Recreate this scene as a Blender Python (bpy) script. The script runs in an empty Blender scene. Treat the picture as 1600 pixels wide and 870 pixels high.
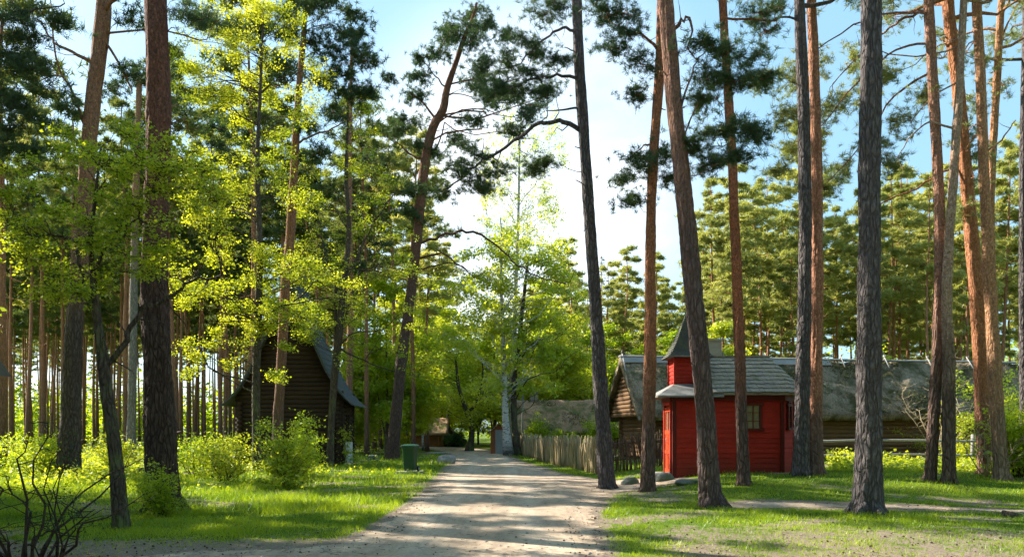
import bpy, math, random
import numpy as np
from mathutils import Vector, Matrix, noise
R = math.radians
random.seed(7); RNG = np.random.default_rng(7)
sc = bpy.context.scene
COL = sc.collection

# ------------------------------------------------------------------ camera
F = 1250.0; EYE = 1.6; HOR = 672.0            # focal length in photo pixels, eye height, horizon row
cam = bpy.data.objects.new('camera', bpy.data.cameras.new('camera'))
COL.objects.link(cam); sc.camera = cam
cam.location = (0, 0, EYE); cam.rotation_euler = (R(90), 0, 0)
cam.data.sensor_width = 36; cam.data.lens = 36 * F / 1600
cam.data.shift_y = (HOR - 435) / 1600
cam.data.clip_start = 0.1; cam.data.clip_end = 3000

# ------------------------------------------------------------------ sky, sun, exposure
SUN_AZ = (-0.86, 0.51); SUN_EL = 35.0
w = bpy.data.worlds.new('World'); sc.world = w; w.use_nodes = True
nt = w.node_tree; nt.nodes.clear()
out = nt.nodes.new('ShaderNodeOutputWorld'); bg = nt.nodes.new('ShaderNodeBackground')
sky = nt.nodes.new('ShaderNodeTexSky'); sky.sky_type = 'NISHITA'; sky.sun_disc = False
sky.sun_elevation = R(SUN_EL); sky.sun_rotation = math.atan2(SUN_AZ[0], SUN_AZ[1])
sky.air_density = 1.0; sky.dust_density = 1.2; sky.ozone_density = 1.5
tc = nt.nodes.new('ShaderNodeTexCoord')
mp = nt.nodes.new('ShaderNodeMapping'); mp.inputs['Scale'].default_value = (1, 1, 1.8); mp.inputs['Location'].default_value = (0.35, 0.1, 0.2)
ns = nt.nodes.new('ShaderNodeTexNoise'); ns.inputs['Scale'].default_value = 2.2; ns.inputs['Detail'].default_value = 7; ns.inputs['Roughness'].default_value = 0.55
# thin bright cloud bank low in the middle of the sky
dot = nt.nodes.new('ShaderNodeVectorMath'); dot.operation = 'DOT_PRODUCT'
cd = Vector(((835 - 800) / F, 1, (HOR - 330) / F)).normalized(); dot.inputs[1].default_value = cd
mr = nt.nodes.new('ShaderNodeMapRange'); mr.interpolation_type = 'SMOOTHSTEP'
mr.inputs['From Min'].default_value = 0.960; mr.inputs['From Max'].default_value = 0.998
ad = nt.nodes.new('ShaderNodeMath'); ad.operation = 'MULTIPLY'
m2 = nt.nodes.new('ShaderNodeMapRange'); m2.interpolation_type = 'SMOOTHSTEP'
m2.inputs['From Min'].default_value = 0.36; m2.inputs['From Max'].default_value = 0.64; m2.inputs['To Min'].default_value = 0.30; m2.inputs['To Max'].default_value = 1.0
mixc = nt.nodes.new('ShaderNodeMix'); mixc.data_type = 'RGBA'; mixc.inputs['B'].default_value = (8.5, 8.9, 9.2, 1)
L = nt.links.new
L(tc.outputs['Generated'], mp.inputs[0]); L(mp.outputs[0], ns.inputs['Vector'])
L(tc.outputs['Generated'], dot.inputs[0]); L(dot.outputs['Value'], mr.inputs['Value'])
L(ns.outputs[0], m2.inputs['Value']); L(mr.outputs[0], ad.inputs[0]); L(m2.outputs[0], ad.inputs[1])
hz = nt.nodes.new('ShaderNodeMix'); hz.data_type = 'RGBA'; hz.inputs['Factor'].default_value = 0.36; hz.inputs['B'].default_value = (4.3, 8.3, 10.8, 1)
L(sky.outputs[0], hz.inputs['A']); L(hz.outputs['Result'], mixc.inputs['A']); L(ad.outputs[0], mixc.inputs['Factor'])
L(mixc.outputs['Result'], bg.inputs[0]); bg.inputs[1].default_value = 0.064
L(bg.outputs[0], out.inputs[0])

sun = bpy.data.objects.new('sun', bpy.data.lights.new('sun', 'SUN')); COL.objects.link(sun)
sun.data.energy = 5.0; sun.data.angle = R(0.5); sun.data.color = (1.0, 0.93, 0.80)
sd = Vector((SUN_AZ[0] * math.cos(R(SUN_EL)), SUN_AZ[1] * math.cos(R(SUN_EL)), math.sin(R(SUN_EL))))
sun.rotation_euler = sd.to_track_quat('Z', 'Y').to_euler(); sun.location = (-30, 10, 40)
sc.view_settings.view_transform = 'Standard'; sc.view_settings.look = 'None'
sc.view_settings.exposure = 1.5; sc.view_settings.gamma = 1.0
sc.view_settings.use_curve_mapping = False
sc.render.engine = 'CYCLES'
sc.cycles.max_bounces = 5; sc.cycles.diffuse_bounces = 3; sc.cycles.adaptive_threshold = 0.05; sc.cycles.transmission_bounces = 4; sc.cycles.transparent_max_bounces = 6
sc.cycles.use_denoising = True

# ------------------------------------------------------------------ helpers
def sm(a, b, v):
    t = min(1, max(0, (v - a) / (b - a))); return t * t * (3 - 2 * t)
def gz(x, y):
    h = 0.36 * sm(2.6, 6.5, x) * sm(16.5, 22, y)
    n = noise.noise(Vector((x * .11, y * .11, 0))) * .10 + noise.noise(Vector((x * .45, y * .45, 3))) * .035
    return h + n * sm(9, 16, y) - 0.02
def P(px, py, Y):
    return Vector(((px - 800) / F * Y, Y, EYE + (HOR - py) / F * Y))
def G(px, py):
    """the point of the ground seen at a photo pixel"""
    k = (px - 800) / F; s = (py - HOR) / F
    Y = 6.0; prev = Y
    while Y < 400:
        if EYE - s * Y <= gz(k * Y, Y): break
        prev = Y; Y += 0.25
    a, b = prev, Y
    for _ in range(12):
        m = (a + b) / 2
        if EYE - s * m <= gz(k * m, m): b = m
        else: a = m
    return Vector((k * b, b, gz(k * b, b)))
def base_at(px, Y):
    x = (px - 800) / F * Y
    return Vector((x, Y, gz(x, Y)))

class MB:
    """collects shapes; build() links them as one mesh object"""
    def __init__(s): s.v = []; s.f = []; s.m = []; s.cur = 0; s.sm = []; s.smooth = False
    def add(s, vs, fs):
        o = len(s.v); s.v += [tuple(v) for v in vs]
        for f in fs: s.f.append(tuple(i + o for i in f)); s.m.append(s.cur); s.sm.append(s.smooth)
    def box(s, c, d, rot=None, taper=1.0):
        hx, hy, hz = d[0] / 2, d[1] / 2, d[2] / 2
        vs = []
        for z in (-1, 1):
            k = taper if z > 0 else 1
            for x, y in ((-1, -1), (1, -1), (1, 1), (-1, 1)):
                v = Vector((x * hx * k, y * hy * k, z * hz))
                if rot is not None: v = rot @ v
                vs.append(v + Vector(c))
        s.add(vs, [(3, 2, 1, 0), (4, 5, 6, 7), (0, 1, 5, 4), (1, 2, 6, 5), (2, 3, 7, 6), (3, 0, 4, 7)])
    def slab(s, pts, t):
        """polygon (3-D points) thickened by vector t"""
        n = len(pts); t = Vector(t)
        vs = [Vector(p) for p in pts] + [Vector(p) + t for p in pts]
        s.add(vs, [tuple(range(n))[::-1], tuple(range(n, 2 * n))] + [(i, (i + 1) % n, n + (i + 1) % n, n + i) for i in range(n)])
    def tube(s, pts, rad, n=6, cap=True, wob=0.0, seed=0, plate=0.0):
        pts = [Vector(p) for p in pts]; vs = []; fs = []
        a = None
        for i, p in enumerate(pts):
            t = (pts[min(i + 1, len(pts) - 1)] - pts[max(i - 1, 0)])
            t = t.normalized() if t.length > 1e-9 else Vector((0, 0, 1))
            if a is None:
                a = t.cross(Vector((0.31, 0.95, 0.05))); 
                if a.length < .1: a = t.cross(Vector((1, 0, 0)))
            a = (a - t * a.dot(t)).normalized(); b = t.cross(a)
            r = rad[i] if hasattr(rad, '__len__') else rad
            for k in range(n):
                an = 2 * math.pi * k / n
                d = a * math.cos(an) + b * math.sin(an)
                rr = r
                if wob: rr = r * (1 + wob * noise.noise(Vector((d.x * 1.8 + seed, d.y * 1.8, p.z * .8))) + wob * .55 * noise.noise(Vector((d.x * 7 + seed, d.y * 7, p.z * 4.5))))
                if plate and p.z < 7:
                    q_ = noise.noise(Vector((d.x * r * 11 + seed, d.y * r * 11, p.z * 2.3))); q2 = noise.noise(Vector((d.x * r * 26 + seed, d.y * r * 26 + 5, p.z * 7)))
                    rr += plate * (min(1, max(abs(q_), abs(q2) * .9) / .16) - 1) * (1 - .6 * sm(3, 7, p.z)) + plate * .5 * q2
                vs.append(p + d * rr)
        for i in range(len(pts) - 1):
            for k in range(n):
                fs.append((i * n + k, i * n + (k + 1) % n, (i + 1) * n + (k + 1) % n, (i + 1) * n + k))
        if cap: fs.append(tuple(range(n))[::-1]); fs.append(tuple(range((len(pts) - 1) * n, len(pts) * n)))
        s.smooth = True; s.add(vs, fs); s.smooth = False
    def mesh(s, name, mats):
        me = bpy.data.meshes.new(name); me.from_pydata(s.v, [], s.f); me.update()
        for m in (mats if isinstance(mats, (list, tuple)) else [mats]): me.materials.append(m)
        me.polygons.foreach_set('material_index', s.m); me.polygons.foreach_set('use_smooth', s.sm)
        return me
    def build(s, name, mats, parent=None, label=None):
        o = bpy.data.objects.new(name, s.mesh(name, mats)); COL.objects.link(o)
        if parent: o.parent = parent
        if label: o['label'] = label
        return o

def np_mesh(name, V, k, mat):
    """V: (N,k,3) separate faces of k corners"""
    V = np.asarray(V, dtype=np.float32); n = V.shape[0]
    me = bpy.data.meshes.new(name)
    me.vertices.add(n * k); me.vertices.foreach_set('co', V.reshape(-1))
    me.loops.add(n * k); me.loops.foreach_set('vertex_index', np.arange(n * k, dtype=np.int32))
    me.polygons.add(n); me.polygons.foreach_set('loop_start', np.arange(0, n * k, k, dtype=np.int32))
    me.polygons.foreach_set('loop_total', np.full(n, k, dtype=np.int32))
    me.update(calc_edges=True); me.materials.append(mat)
    return me
def link(name, me, parent=None, loc=None):
    o = bpy.data.objects.new(name, me); COL.objects.link(o)
    if parent: o.parent = parent
    if loc is not None: o.location = loc
    return o
def thing(name, label, cat, loc=(0, 0, 0), rz=0, group=None):
    o = bpy.data.objects.new(name, None); COL.objects.link(o); o.empty_display_size = .3
    o.location = loc; o.rotation_euler = (0, 0, rz); o['label'] = label; o['category'] = cat
    if group: o['group'] = group
    return o
def tag(o, label, cat, group=None):
    o['label'] = label; o['category'] = cat
    if group: o['group'] = group
    return o
def copy_thing(root, loc, rz, sc_, label, group=None):
    r = root.copy(); COL.objects.link(r); r.location = loc; r.rotation_euler = (0, 0, rz); r.scale = (sc_, sc_, sc_)
    r['label'] = label
    if group: r['group'] = group
    for ch in list(root.children):
        c = ch.copy(); COL.objects.link(c); c.parent = r
    return r

# ------------------------------------------------------------------ materials
class NT:
    def __init__(s, name):
        s.m = bpy.data.materials.new(name); s.m.use_nodes = True; s.t = s.m.node_tree; s.t.nodes.clear()
        s.out = s.n('ShaderNodeOutputMaterial')
    def n(s, typ, **kw):
        nd = s.t.nodes.new(typ)
        for k, v in kw.items():
            if hasattr(nd, k): setattr(nd, k, v)
        return nd
    def l(s, a, b): s.t.links.new(a, b)
    def co(s, kind='Object', scale=(1, 1, 1)):
        t = s.n('ShaderNodeTexCoord'); m = s.n('ShaderNodeMapping'); m.inputs['Scale'].default_value = scale
        s.l(t.outputs[kind], m.inputs[0]); return m.outputs[0]
    def pos(s, scale=(1, 1, 1)):
        t = s.n('ShaderNodeNewGeometry'); m = s.n('ShaderNodeMapping'); m.inputs['Scale'].default_value = scale
        s.l(t.outputs['Position'], m.inputs[0]); return m.outputs[0]
    def noise(s, vec, sc, det=4, rough=.55, dist=0.0):
        n = s.n('ShaderNodeTexNoise'); n.inputs['Scale'].default_value = sc; n.inputs['Detail'].default_value = det
        n.inputs['Roughness'].default_value = rough; n.inputs['Distortion'].default_value = dist; s.l(vec, n.inputs['Vector']); return n.outputs[0]
    def vor(s, vec, sc, feat='F1', out='Distance'):
        n = s.n('ShaderNodeTexVoronoi'); n.feature = feat; n.inputs['Scale'].default_value = sc; s.l(vec, n.inputs['Vector']); return n.outputs[out]
    def ramp(s, fac, stops):
        r = s.n('ShaderNodeValToRGB'); e = r.color_ramp.elements
        while len(e) < len(stops): e.new(.5)
        for i, (p, c) in enumerate(stops):
            e[i].position = p; e[i].color = (*c, 1) if len(c) == 3 else c
        s.l(fac, r.inputs[0]); return r.outputs[0]
    def mr(s, v, a, b, c=0, d=1):
        m = s.n('ShaderNodeMapRange'); m.inputs[1].default_value = a; m.inputs[2].default_value = b; m.inputs[3].default_value = c; m.inputs[4].default_value = d
        s.l(v, m.inputs[0]); return m.outputs[0]
    def math(s, op, a, b=None):
        m = s.n('ShaderNodeMath'); m.operation = op
        for i, x in enumerate((a, b)):
            if x is None: continue
            if isinstance(x, (int, float)): m.inputs[i].default_value = x
            else: s.l(x, m.inputs[i])
        return m.outputs[0]
    def mix(s, f, a, b, mode='MIX'):
        m = s.n('ShaderNodeMix'); m.data_type = 'RGBA'; m.blend_type = mode
        for k, x in (('Factor', f), ('A', a), ('B', b)):
            if isinstance(x, (int, float)): m.inputs[k].default_value = x
            elif isinstance(x, tuple): m.inputs[k].default_value = (*x, 1) if len(x) == 3 else x
            else: s.l(x, m.inputs[k])
        return m.outputs['Result']
    def bsdf(s, col, rough=.9, bump=None, bstr=.5, bdist=.02, spec=.2, metal=0):
        b = s.n('ShaderNodeBsdfPrincipled')
        if isinstance(col, tuple): b.inputs['Base Color'].default_value = (*col, 1)
        else: s.l(col, b.inputs['Base Color'])
        if isinstance(rough, (int, float)): b.inputs['Roughness'].default_value = rough
        else: s.l(rough, b.inputs['Roughness'])
        b.inputs['Specular IOR Level'].default_value = spec; b.inputs['Metallic'].default_value = metal
        if bump is not None:
            bp = s.n('ShaderNodeBump'); bp.inputs['Strength'].default_value = bstr; bp.inputs['Distance'].default_value = bdist
            s.l(bump, bp.inputs['Height']); s.l(bp.outputs[0], b.inputs['Normal'])
        s.l(b.outputs[0], s.out.inputs[0]); return b

def bark_mat(name, low, low2, high, high2, z0=4.0, z1=9.0, fis=1.0, moss=0.0):
    m = NT(name)
    vec = m.co('Object', (5.5, 5.5, 1.5)); vec2 = m.co('Object', (1, 1, .35))
    warp = m.noise(vec, 1.2, 3)
    mp_ = m.n('ShaderNodeVectorMath'); mp_.operation = 'ADD'; m.l(vec, mp_.inputs[0])
    nv = m.n('ShaderNodeTexNoise'); nv.inputs['Scale'].default_value = .9; m.l(vec, nv.inputs['Vector'])
    m.l(nv.outputs[1], mp_.inputs[1])
    crack = m.vor(mp_.outputs[0], 2.2, 'DISTANCE_TO_EDGE')
    cr = m.mr(crack, 0.0, .22)
    fine = m.noise(vec, 6, 6, .65)
    z = m.n('ShaderNodeSeparateXYZ'); m.l(m.co('Object'), z.inputs[0])
    zz = m.math('ADD', z.outputs['Z'], m.math('MULTIPLY', m.noise(vec2, 2.5, 3), 4.0))
    up = m.mr(zz, z0 + 2, z1 + 2)
    lowc = m.mix(m.mr(fine, .35, .7), low, low2)
    lowc = m.mix(m.mr(cr, 0, 1, .55 * fis, 0), lowc, (low[0] * .35, low[1] * .3, low[2] * .3))
    hic = m.mix(m.mr(m.noise(vec, 3, 5, .7), .38, .62), high, high2); flk = m.noise(m.co('Object', (5, 5, 3)), 5, 4, .7)
    hic = m.mix(m.mr(flk, .54, .64, 0, .8), hic, (min(1, high[0] * 1.5), min(1, high[1] * 1.7), min(1, high[2] * 1.9))); hic = m.mix(m.mr(flk, .36, .46, .75, 0), hic, (high2[0] * .4, high2[1] * .4, high2[2] * .45))
    col = m.mix(up, lowc, hic)
    if moss:
        mm = m.math('MULTIPLY', m.mr(m.noise(m.co('Object', (2, 2, 1)), 2, 4), .5, .62), m.mr(z.outputs['Z'], 0, 5, moss, 0))
        col = m.mix(mm, col, (.16, .2, .07))
    h = m.math('ADD', m.math('MULTIPLY', cr, m.mr(up, 0, 1, 1, .5)), m.math('ADD', m.math('MULTIPLY', fine, .5), m.math('MULTIPLY', flk, .7)))
    m.bsdf(col, .92, h, 1.0, .035, .15); return m.m
PINE = bark_mat('pine_bark', (.085, .064, .058), (.20, .155, .145), (.36, .15, .07), (.22, .10, .06), 2.4, 8)
PINE2 = bark_mat('far_pine_bark', (.14, .085, .06), (.24, .15, .11), (.40, .19, .10), (.27, .13, .08), 0.5, 7)
PINE_DARK = bark_mat('grey_pine_bark', (.085, .072, .072), (.21, .185, .185), (.24, .19, .18), (.12, .09, .085), 10, 16)
BROWN = bark_mat('grey_brown_bark', (.07, .055, .042), (.16, .13, .1), (.12, .095, .075), (.08, .06, .045), 4, 9, .8, moss=.8)
TWIG = bark_mat('twig_bark', (.05, .036, .028), (.10, .075, .06), (.10, .075, .06), (.07, .05, .04), 50, 60, .2)
def birch_mat():
    m = NT('birch_bark'); v = m.co('Object', (3, 3, 9))
    n1 = m.mr(m.noise(v, 1.3, 5, .7), .52, .60); z = m.n('ShaderNodeSeparateXYZ'); m.l(m.co('Object'), z.inputs[0])
    lowd = m.mr(m.math('ADD', z.outputs['Z'], m.math('MULTIPLY', m.noise(v, .6, 3), 1.6)), .8, 1.9, 1, 0)
    c = m.mix(m.math('MAXIMUM', n1, lowd), (.50, .48, .44), (.06, .05, .045)); m.bsdf(c, .8, n1, .3, .01); return m.m
BIRCH = birch_mat()
def dead_mat():
    m = NT('dead_wood'); v = m.co('Object', (2, 2, 2)); m.bsdf(m.mix(m.noise(v, 3, 4), (.30, .22, .13), (.52, .42, .27)), .9); return m.m
DEAD = dead_mat()

def leaf_mat(name, a, b, trans=.5, tint=(1.15, 1.1, .5), island=True, scale=.35, big=.5):
    m = NT(name); g = m.n('ShaderNodeNewGeometry'); oi = m.n('ShaderNodeObjectInfo')
    r = g.outputs['Random Per Island']
    n1 = m.mr(m.noise(m.pos(), scale, 0), .35, .65)
    f = m.math('ADD', m.math('MULTIPLY', r, 1 - big), m.math('MULTIPLY', n1, big))
    f = m.math('ADD', f, m.mr(oi.outputs['Random'], 0, 1, -.18, .18))
    c = m.mix(m.mr(f, .1, .9), a, b)
    d = m.n('ShaderNodeBsdfDiffuse'); t = m.n('ShaderNodeBsdfTranslucent'); gl = m.n('ShaderNodeBsdfGlossy')
    gl.inputs['Roughness'].default_value = .45; gl.inputs[0].default_value = (.8, .85, .8, 1)
    m.l(c, d.inputs[0]); m.l(m.mix(1.0, c, tint, 'MULTIPLY'), t.inputs[0])
    x = m.n('ShaderNodeMixShader'); x.inputs[0].default_value = trans; m.l(d.outputs[0], x.inputs[1]); m.l(t.outputs[0], x.inputs[2])
    y = m.n('ShaderNodeMixShader'); y.inputs[0].default_value = .035; m.l(x.outputs[0], y.inputs[1]); m.l(gl.outputs[0], y.inputs[2])
    m.l(y.outputs[0], m.out.inputs[0]); return m.m
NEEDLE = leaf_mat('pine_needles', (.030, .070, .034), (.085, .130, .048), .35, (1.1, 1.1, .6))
NEEDLE_F = leaf_mat('sunlit_far_needles', (.24, .28, .09), (.44, .45, .17), .6, (1.3, 1.2, .6))  # paled beyond real needles, sunlight and haze put into the colour
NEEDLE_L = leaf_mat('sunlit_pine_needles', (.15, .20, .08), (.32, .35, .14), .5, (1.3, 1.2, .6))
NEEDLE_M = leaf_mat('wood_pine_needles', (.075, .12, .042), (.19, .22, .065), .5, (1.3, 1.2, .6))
SPRUCE = leaf_mat('spruce_needles', (.03, .06, .035), (.07, .11, .05), .25)
LEAF_Y = leaf_mat('young_maple_leaves', (.26, .35, .03), (.54, .57, .065), .6, (1.35, 1.25, .4))
LEAF_G = leaf_mat('green_leaves', (.20, .31, .022), (.44, .52, .04), .65, (1.4, 1.3, .4))
LEAF_B = leaf_mat('birch_leaves', (.34, .44, .05), (.58, .63, .09), .65, (1.35, 1.25, .45))  # albedo raised so the leaves seem to glow with light from behind
LEAF_DARK = leaf_mat('dark_shrub_leaves', (.03, .07, .015), (.07, .13, .03), .3)
GRASS = leaf_mat('grass_blades', (.13, .23, .014), (.33, .42, .026), .5, (1.4, 1.3, .4), scale=.5, big=.65)

def wood_mat(name, a, b, rough=.85, scale=(1.2, 1.2, 18), bump=.35, streak=3.0, isl=False, wear=None):
    m = NT(name); v = m.co('Object', scale); n1 = m.noise(v, streak, 5, .6); n2 = m.noise(m.co('Object'), 1.3, 4)
    g_ = m.n('ShaderNodeNewGeometry').outputs['Random Per Island']; c = m.mix(m.math('ADD', m.mr(n1, .3, .7, 0, .5), m.math('MULTIPLY', g_, .5)) if isl else m.mr(n1, .3, .7), a, b); c = m.mix(m.mr(n2, .45, .75, 0, .55), c, (a[0] * .55, a[1] * .55, a[2] * .55))
    if wear: c = m.mix(m.mr(m.noise(m.co('Object', (3, 3, 11)), 2.6, 6, .75), .54, .70, 0, .7), c, wear); zc = m.n('ShaderNodeSeparateXYZ'); m.l(m.co('Object'), zc.inputs[0]); c = m.mix(m.math('MULTIPLY', m.mr(zc.outputs[2], .2, .95, .8, 0), m.mr(n2, .3, .7, .5, 1)), c, (.07, .035, .022))
    m.bsdf(c, rough, n1, bump, .01); return m.m
RED = wood_mat('red_painted_boards', (.46, .030, .014), (.32, .020, .010), .75, (1.5, 1.5, 6), .4, wear=(.24, .07, .045), isl=True)
RED_TRIM = wood_mat('dark_red_trim', (.13, .016, .010), (.09, .012, .008), .6, (2, 2, 8), .2)
DOOR = wood_mat('sunlit_red_door', (.52, .07, .018), (.40, .045, .014), .5, (9, 9, 1), .2)  # red paint shifted towards orange, warm sunlight put into the colour
LOG = wood_mat('weathered_logs', (.22, .125, .06), (.11, .062, .033), .9, (.6, .6, 14), .5)
LOG_D = wood_mat('dark_logs', (.058, .038, .026), (.030, .020, .013), .9, (.6, .6, 14), .5)  # very dark brown log tone
LOG_L = wood_mat('honey_coloured_logs', (.36, .24, .11), (.22, .14, .065), .9, (.6, .6, 14), .5)
LOG_O = wood_mat('orange_logs', (.42, .19, .07), (.28, .12, .05), .9, (.6, .6, 14), .5)
GREY_W = wood_mat('silver_grey_wood', (.38, .36, .34), (.24, .22, .21), .85, (8, 8, 1), .4)
GREY_L = wood_mat('pale_grey_roof_boards', (.29, .28, .26), (.19, .185, .17), .75, (3, 3, 3), .3)
PICKET = wood_mat('sunlit_split_wood', (.46, .36, .20), (.18, .135, .075), .9, (14, 14, 1.2), .8, isl=True)  # lit copy of the fence wood, sunlight put into its pale tone
PICKET_D = wood_mat('backlit_split_wood', (.16, .11, .075), (.07, .05, .035), .9, (14, 14, 1.2), .8, isl=True)  # darker copy of the fence wood, backlighting put into the colour
BROWN_P = wood_mat('brown_planks', (.30, .11, .05), (.19, .07, .035), .85, (9, 9, 1), .4)
BLUE_P = wood_mat('blue_grey_planks', (.30, .33, .36), (.2, .22, .25), .85, (9, 9, 1), .4)
def shingle_mat(name, a, b, dark, moss=(.12, .14, .04)):
    m = NT(name); v = m.co('Object'); v2 = m.co('Object', (9, 9, 2))
    n = m.noise(v2, 2.2, 4, .6); n2 = m.noise(v, 1.6, 4)
    c = m.mix(m.mr(n, .3, .7), a, b); c = m.mix(m.mr(n2, .5, .68, 0, .7), c, dark); c = m.mix(m.mr(m.noise(v, 3.1, 4), .58, .68, 0, .6), c, moss)
    m.bsdf(c, .9, n, .6, .015); return m.m
SHINGLE = shingle_mat('weathered_shingles', (.36, .33, .25), (.25, .225, .18), (.16, .15, .14))
SHINGLE_D = shingle_mat('dark_spire_shingles', (.11, .11, .085), (.07, .07, .06), (.05, .05, .045))
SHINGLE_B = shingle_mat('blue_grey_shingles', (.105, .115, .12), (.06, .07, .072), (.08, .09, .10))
def thatch_mat(name, a, b, moss, mo=.6):
    m = NT(name); v = m.co('Object', (9, 2.2, 2.2)); v1 = m.co('Object')
    n = m.noise(v, 2.5, 6, .7); n2 = m.noise(v1, 1.1, 5, .65, .5); n3 = m.noise(v1, 9, 5, .7)
    c = m.mix(m.mr(n, .32, .68), a, b); c = m.mix(m.mr(n2, .44, .60, 0, mo), c, moss)
    c = m.mix(m.mr(n3, .56, .66, 0, .75), c, (a[0] * .4, a[1] * .38, a[2] * .35))
    h = m.math('ADD', n, m.math('MULTIPLY', n3, 1.2)); m.bsdf(c, .97, h, 1.0, .07, .05); return m.m
THATCH = thatch_mat('grey_thatch', (.20, .15, .10), (.42, .34, .24), (.065, .065, .022), .85)
THATCH_P = thatch_mat('sunlit_pink_thatch', (.42, .24, .15), (.56, .37, .25), (.12, .16, .045), .8)  # brightened and reddened, sunlight on the far roof put into the colour
def brick_mat():
    m = NT('old_brick'); b = m.n('ShaderNodeTexBrick'); m.l(m.co('Object', (1, 1, 1)), b.inputs['Vector'])
    b.inputs['Color1'].default_value = (.40, .30, .22, 1); b.inputs['Color2'].default_value = (.27, .20, .15, 1); b.inputs['Mortar'].default_value = (.25, .23, .2, 1)
    b.inputs['Scale'].default_value = 1; b.inputs['Brick Width'].default_value = .24; b.inputs['Row Height'].default_value = .075; b.inputs['Mortar Size'].default_value = .008
    mp = b.inputs['Vector'].links[0].from_node; mp.inputs['Rotation'].default_value = (R(90), 0, 0)
    m.bsdf(m.mix(m.noise(m.co('Object'), 6, 4), b.outputs[0], (.3, .26, .2), 'MIX'), .9, b.outputs[1], .4, -.01); return m.m
BRICK = brick_mat()
def simple(name, c, rough=.5, spec=.4, metal=0, var=.15):
    m = NT(name); n = m.noise(m.co('Object'), 5, 4)
    m.bsdf(m.mix(m.mr(n, .3, .7, 0, var), c, (c[0] * .5, c[1] * .5, c[2] * .5)), rough, n, .1, .005, spec, metal); return m.m
BIN_G = simple('shaded_green_plastic', (.008, .055, .020), .38, .5, 0, .5)  # green darkened, the shade on the bin put into the colour
BIN_L = simple('dark_green_lid_plastic', (.010, .07, .035), .35, .5, 0, .3)
RUBBER = simple('black_rubber', (.015, .015, .015), .7)
WHITE = simple('pale_board', (.62, .64, .66), .6, .3, 0, .5)
GLASS = simple('dark_window_glass', (.03, .035, .04), .06, .8, 0, .1)
GLASSW = simple('curtained_window_glass', (.20, .17, .12), .15, .8, 0, .8)
METAL = simple('grey_pole_metal', (.38, .38, .36), .5, .5, .3)
def stone_mat(name, a, b, moss):
    m = NT(name); v = m.co('Object'); n = m.noise(v, 4, 6, .65)
    c = m.mix(m.mr(n, .35, .65), a, b); c = m.mix(m.mr(m.noise(v, 2.3, 4), .5, .62, 0, .7), c, moss); m.bsdf(c, .9, n, .6, .03); return m.m
STONE = stone_mat('granite', (.26, .25, .25), (.38, .36, .35), (.2, .2, .16))
STONE_M = stone_mat('mossy_granite', (.13, .14, .13), (.22, .23, .21), (.07, .10, .03))

def ground_mat():
    m = NT('forest_lawn'); v = m.pos()
    at = m.n('ShaderNodeAttribute'); at.attribute_name = 'bare'
    g1 = m.mr(m.noise(v, .55, 5, .6), .35, .65); g2 = m.noise(v, 14, 5, .7); g3 = m.noise(v, 3.0, 5, .65)
    grass = m.mix(g1, (.09, .16, .014), (.20, .25, .024)); grass = m.mix(m.mr(g2, .35, .65), grass, (.05, .085, .012))
    soil = m.mix(m.mr(g2, .3, .7), (.16, .12, .09), (.29, .23, .175)); soil = m.mix(m.mr(m.noise(v, 40, 3, .7), .55, .7, 0, .6), soil, (.09, .07, .055))
    th = m.math('ADD', at.outputs['Fac'], m.math('MULTIPLY', m.math('SUBTRACT', m.math('ADD', g3, m.math('MULTIPLY', g2, .6)), .8), 1.5))
    f = m.mr(th, .42, .58)
    h = m.math('ADD', g2, g3)
    m.bsdf(m.mix(f, grass, soil), .97, h, .7, .04, .05); return m.m
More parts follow.
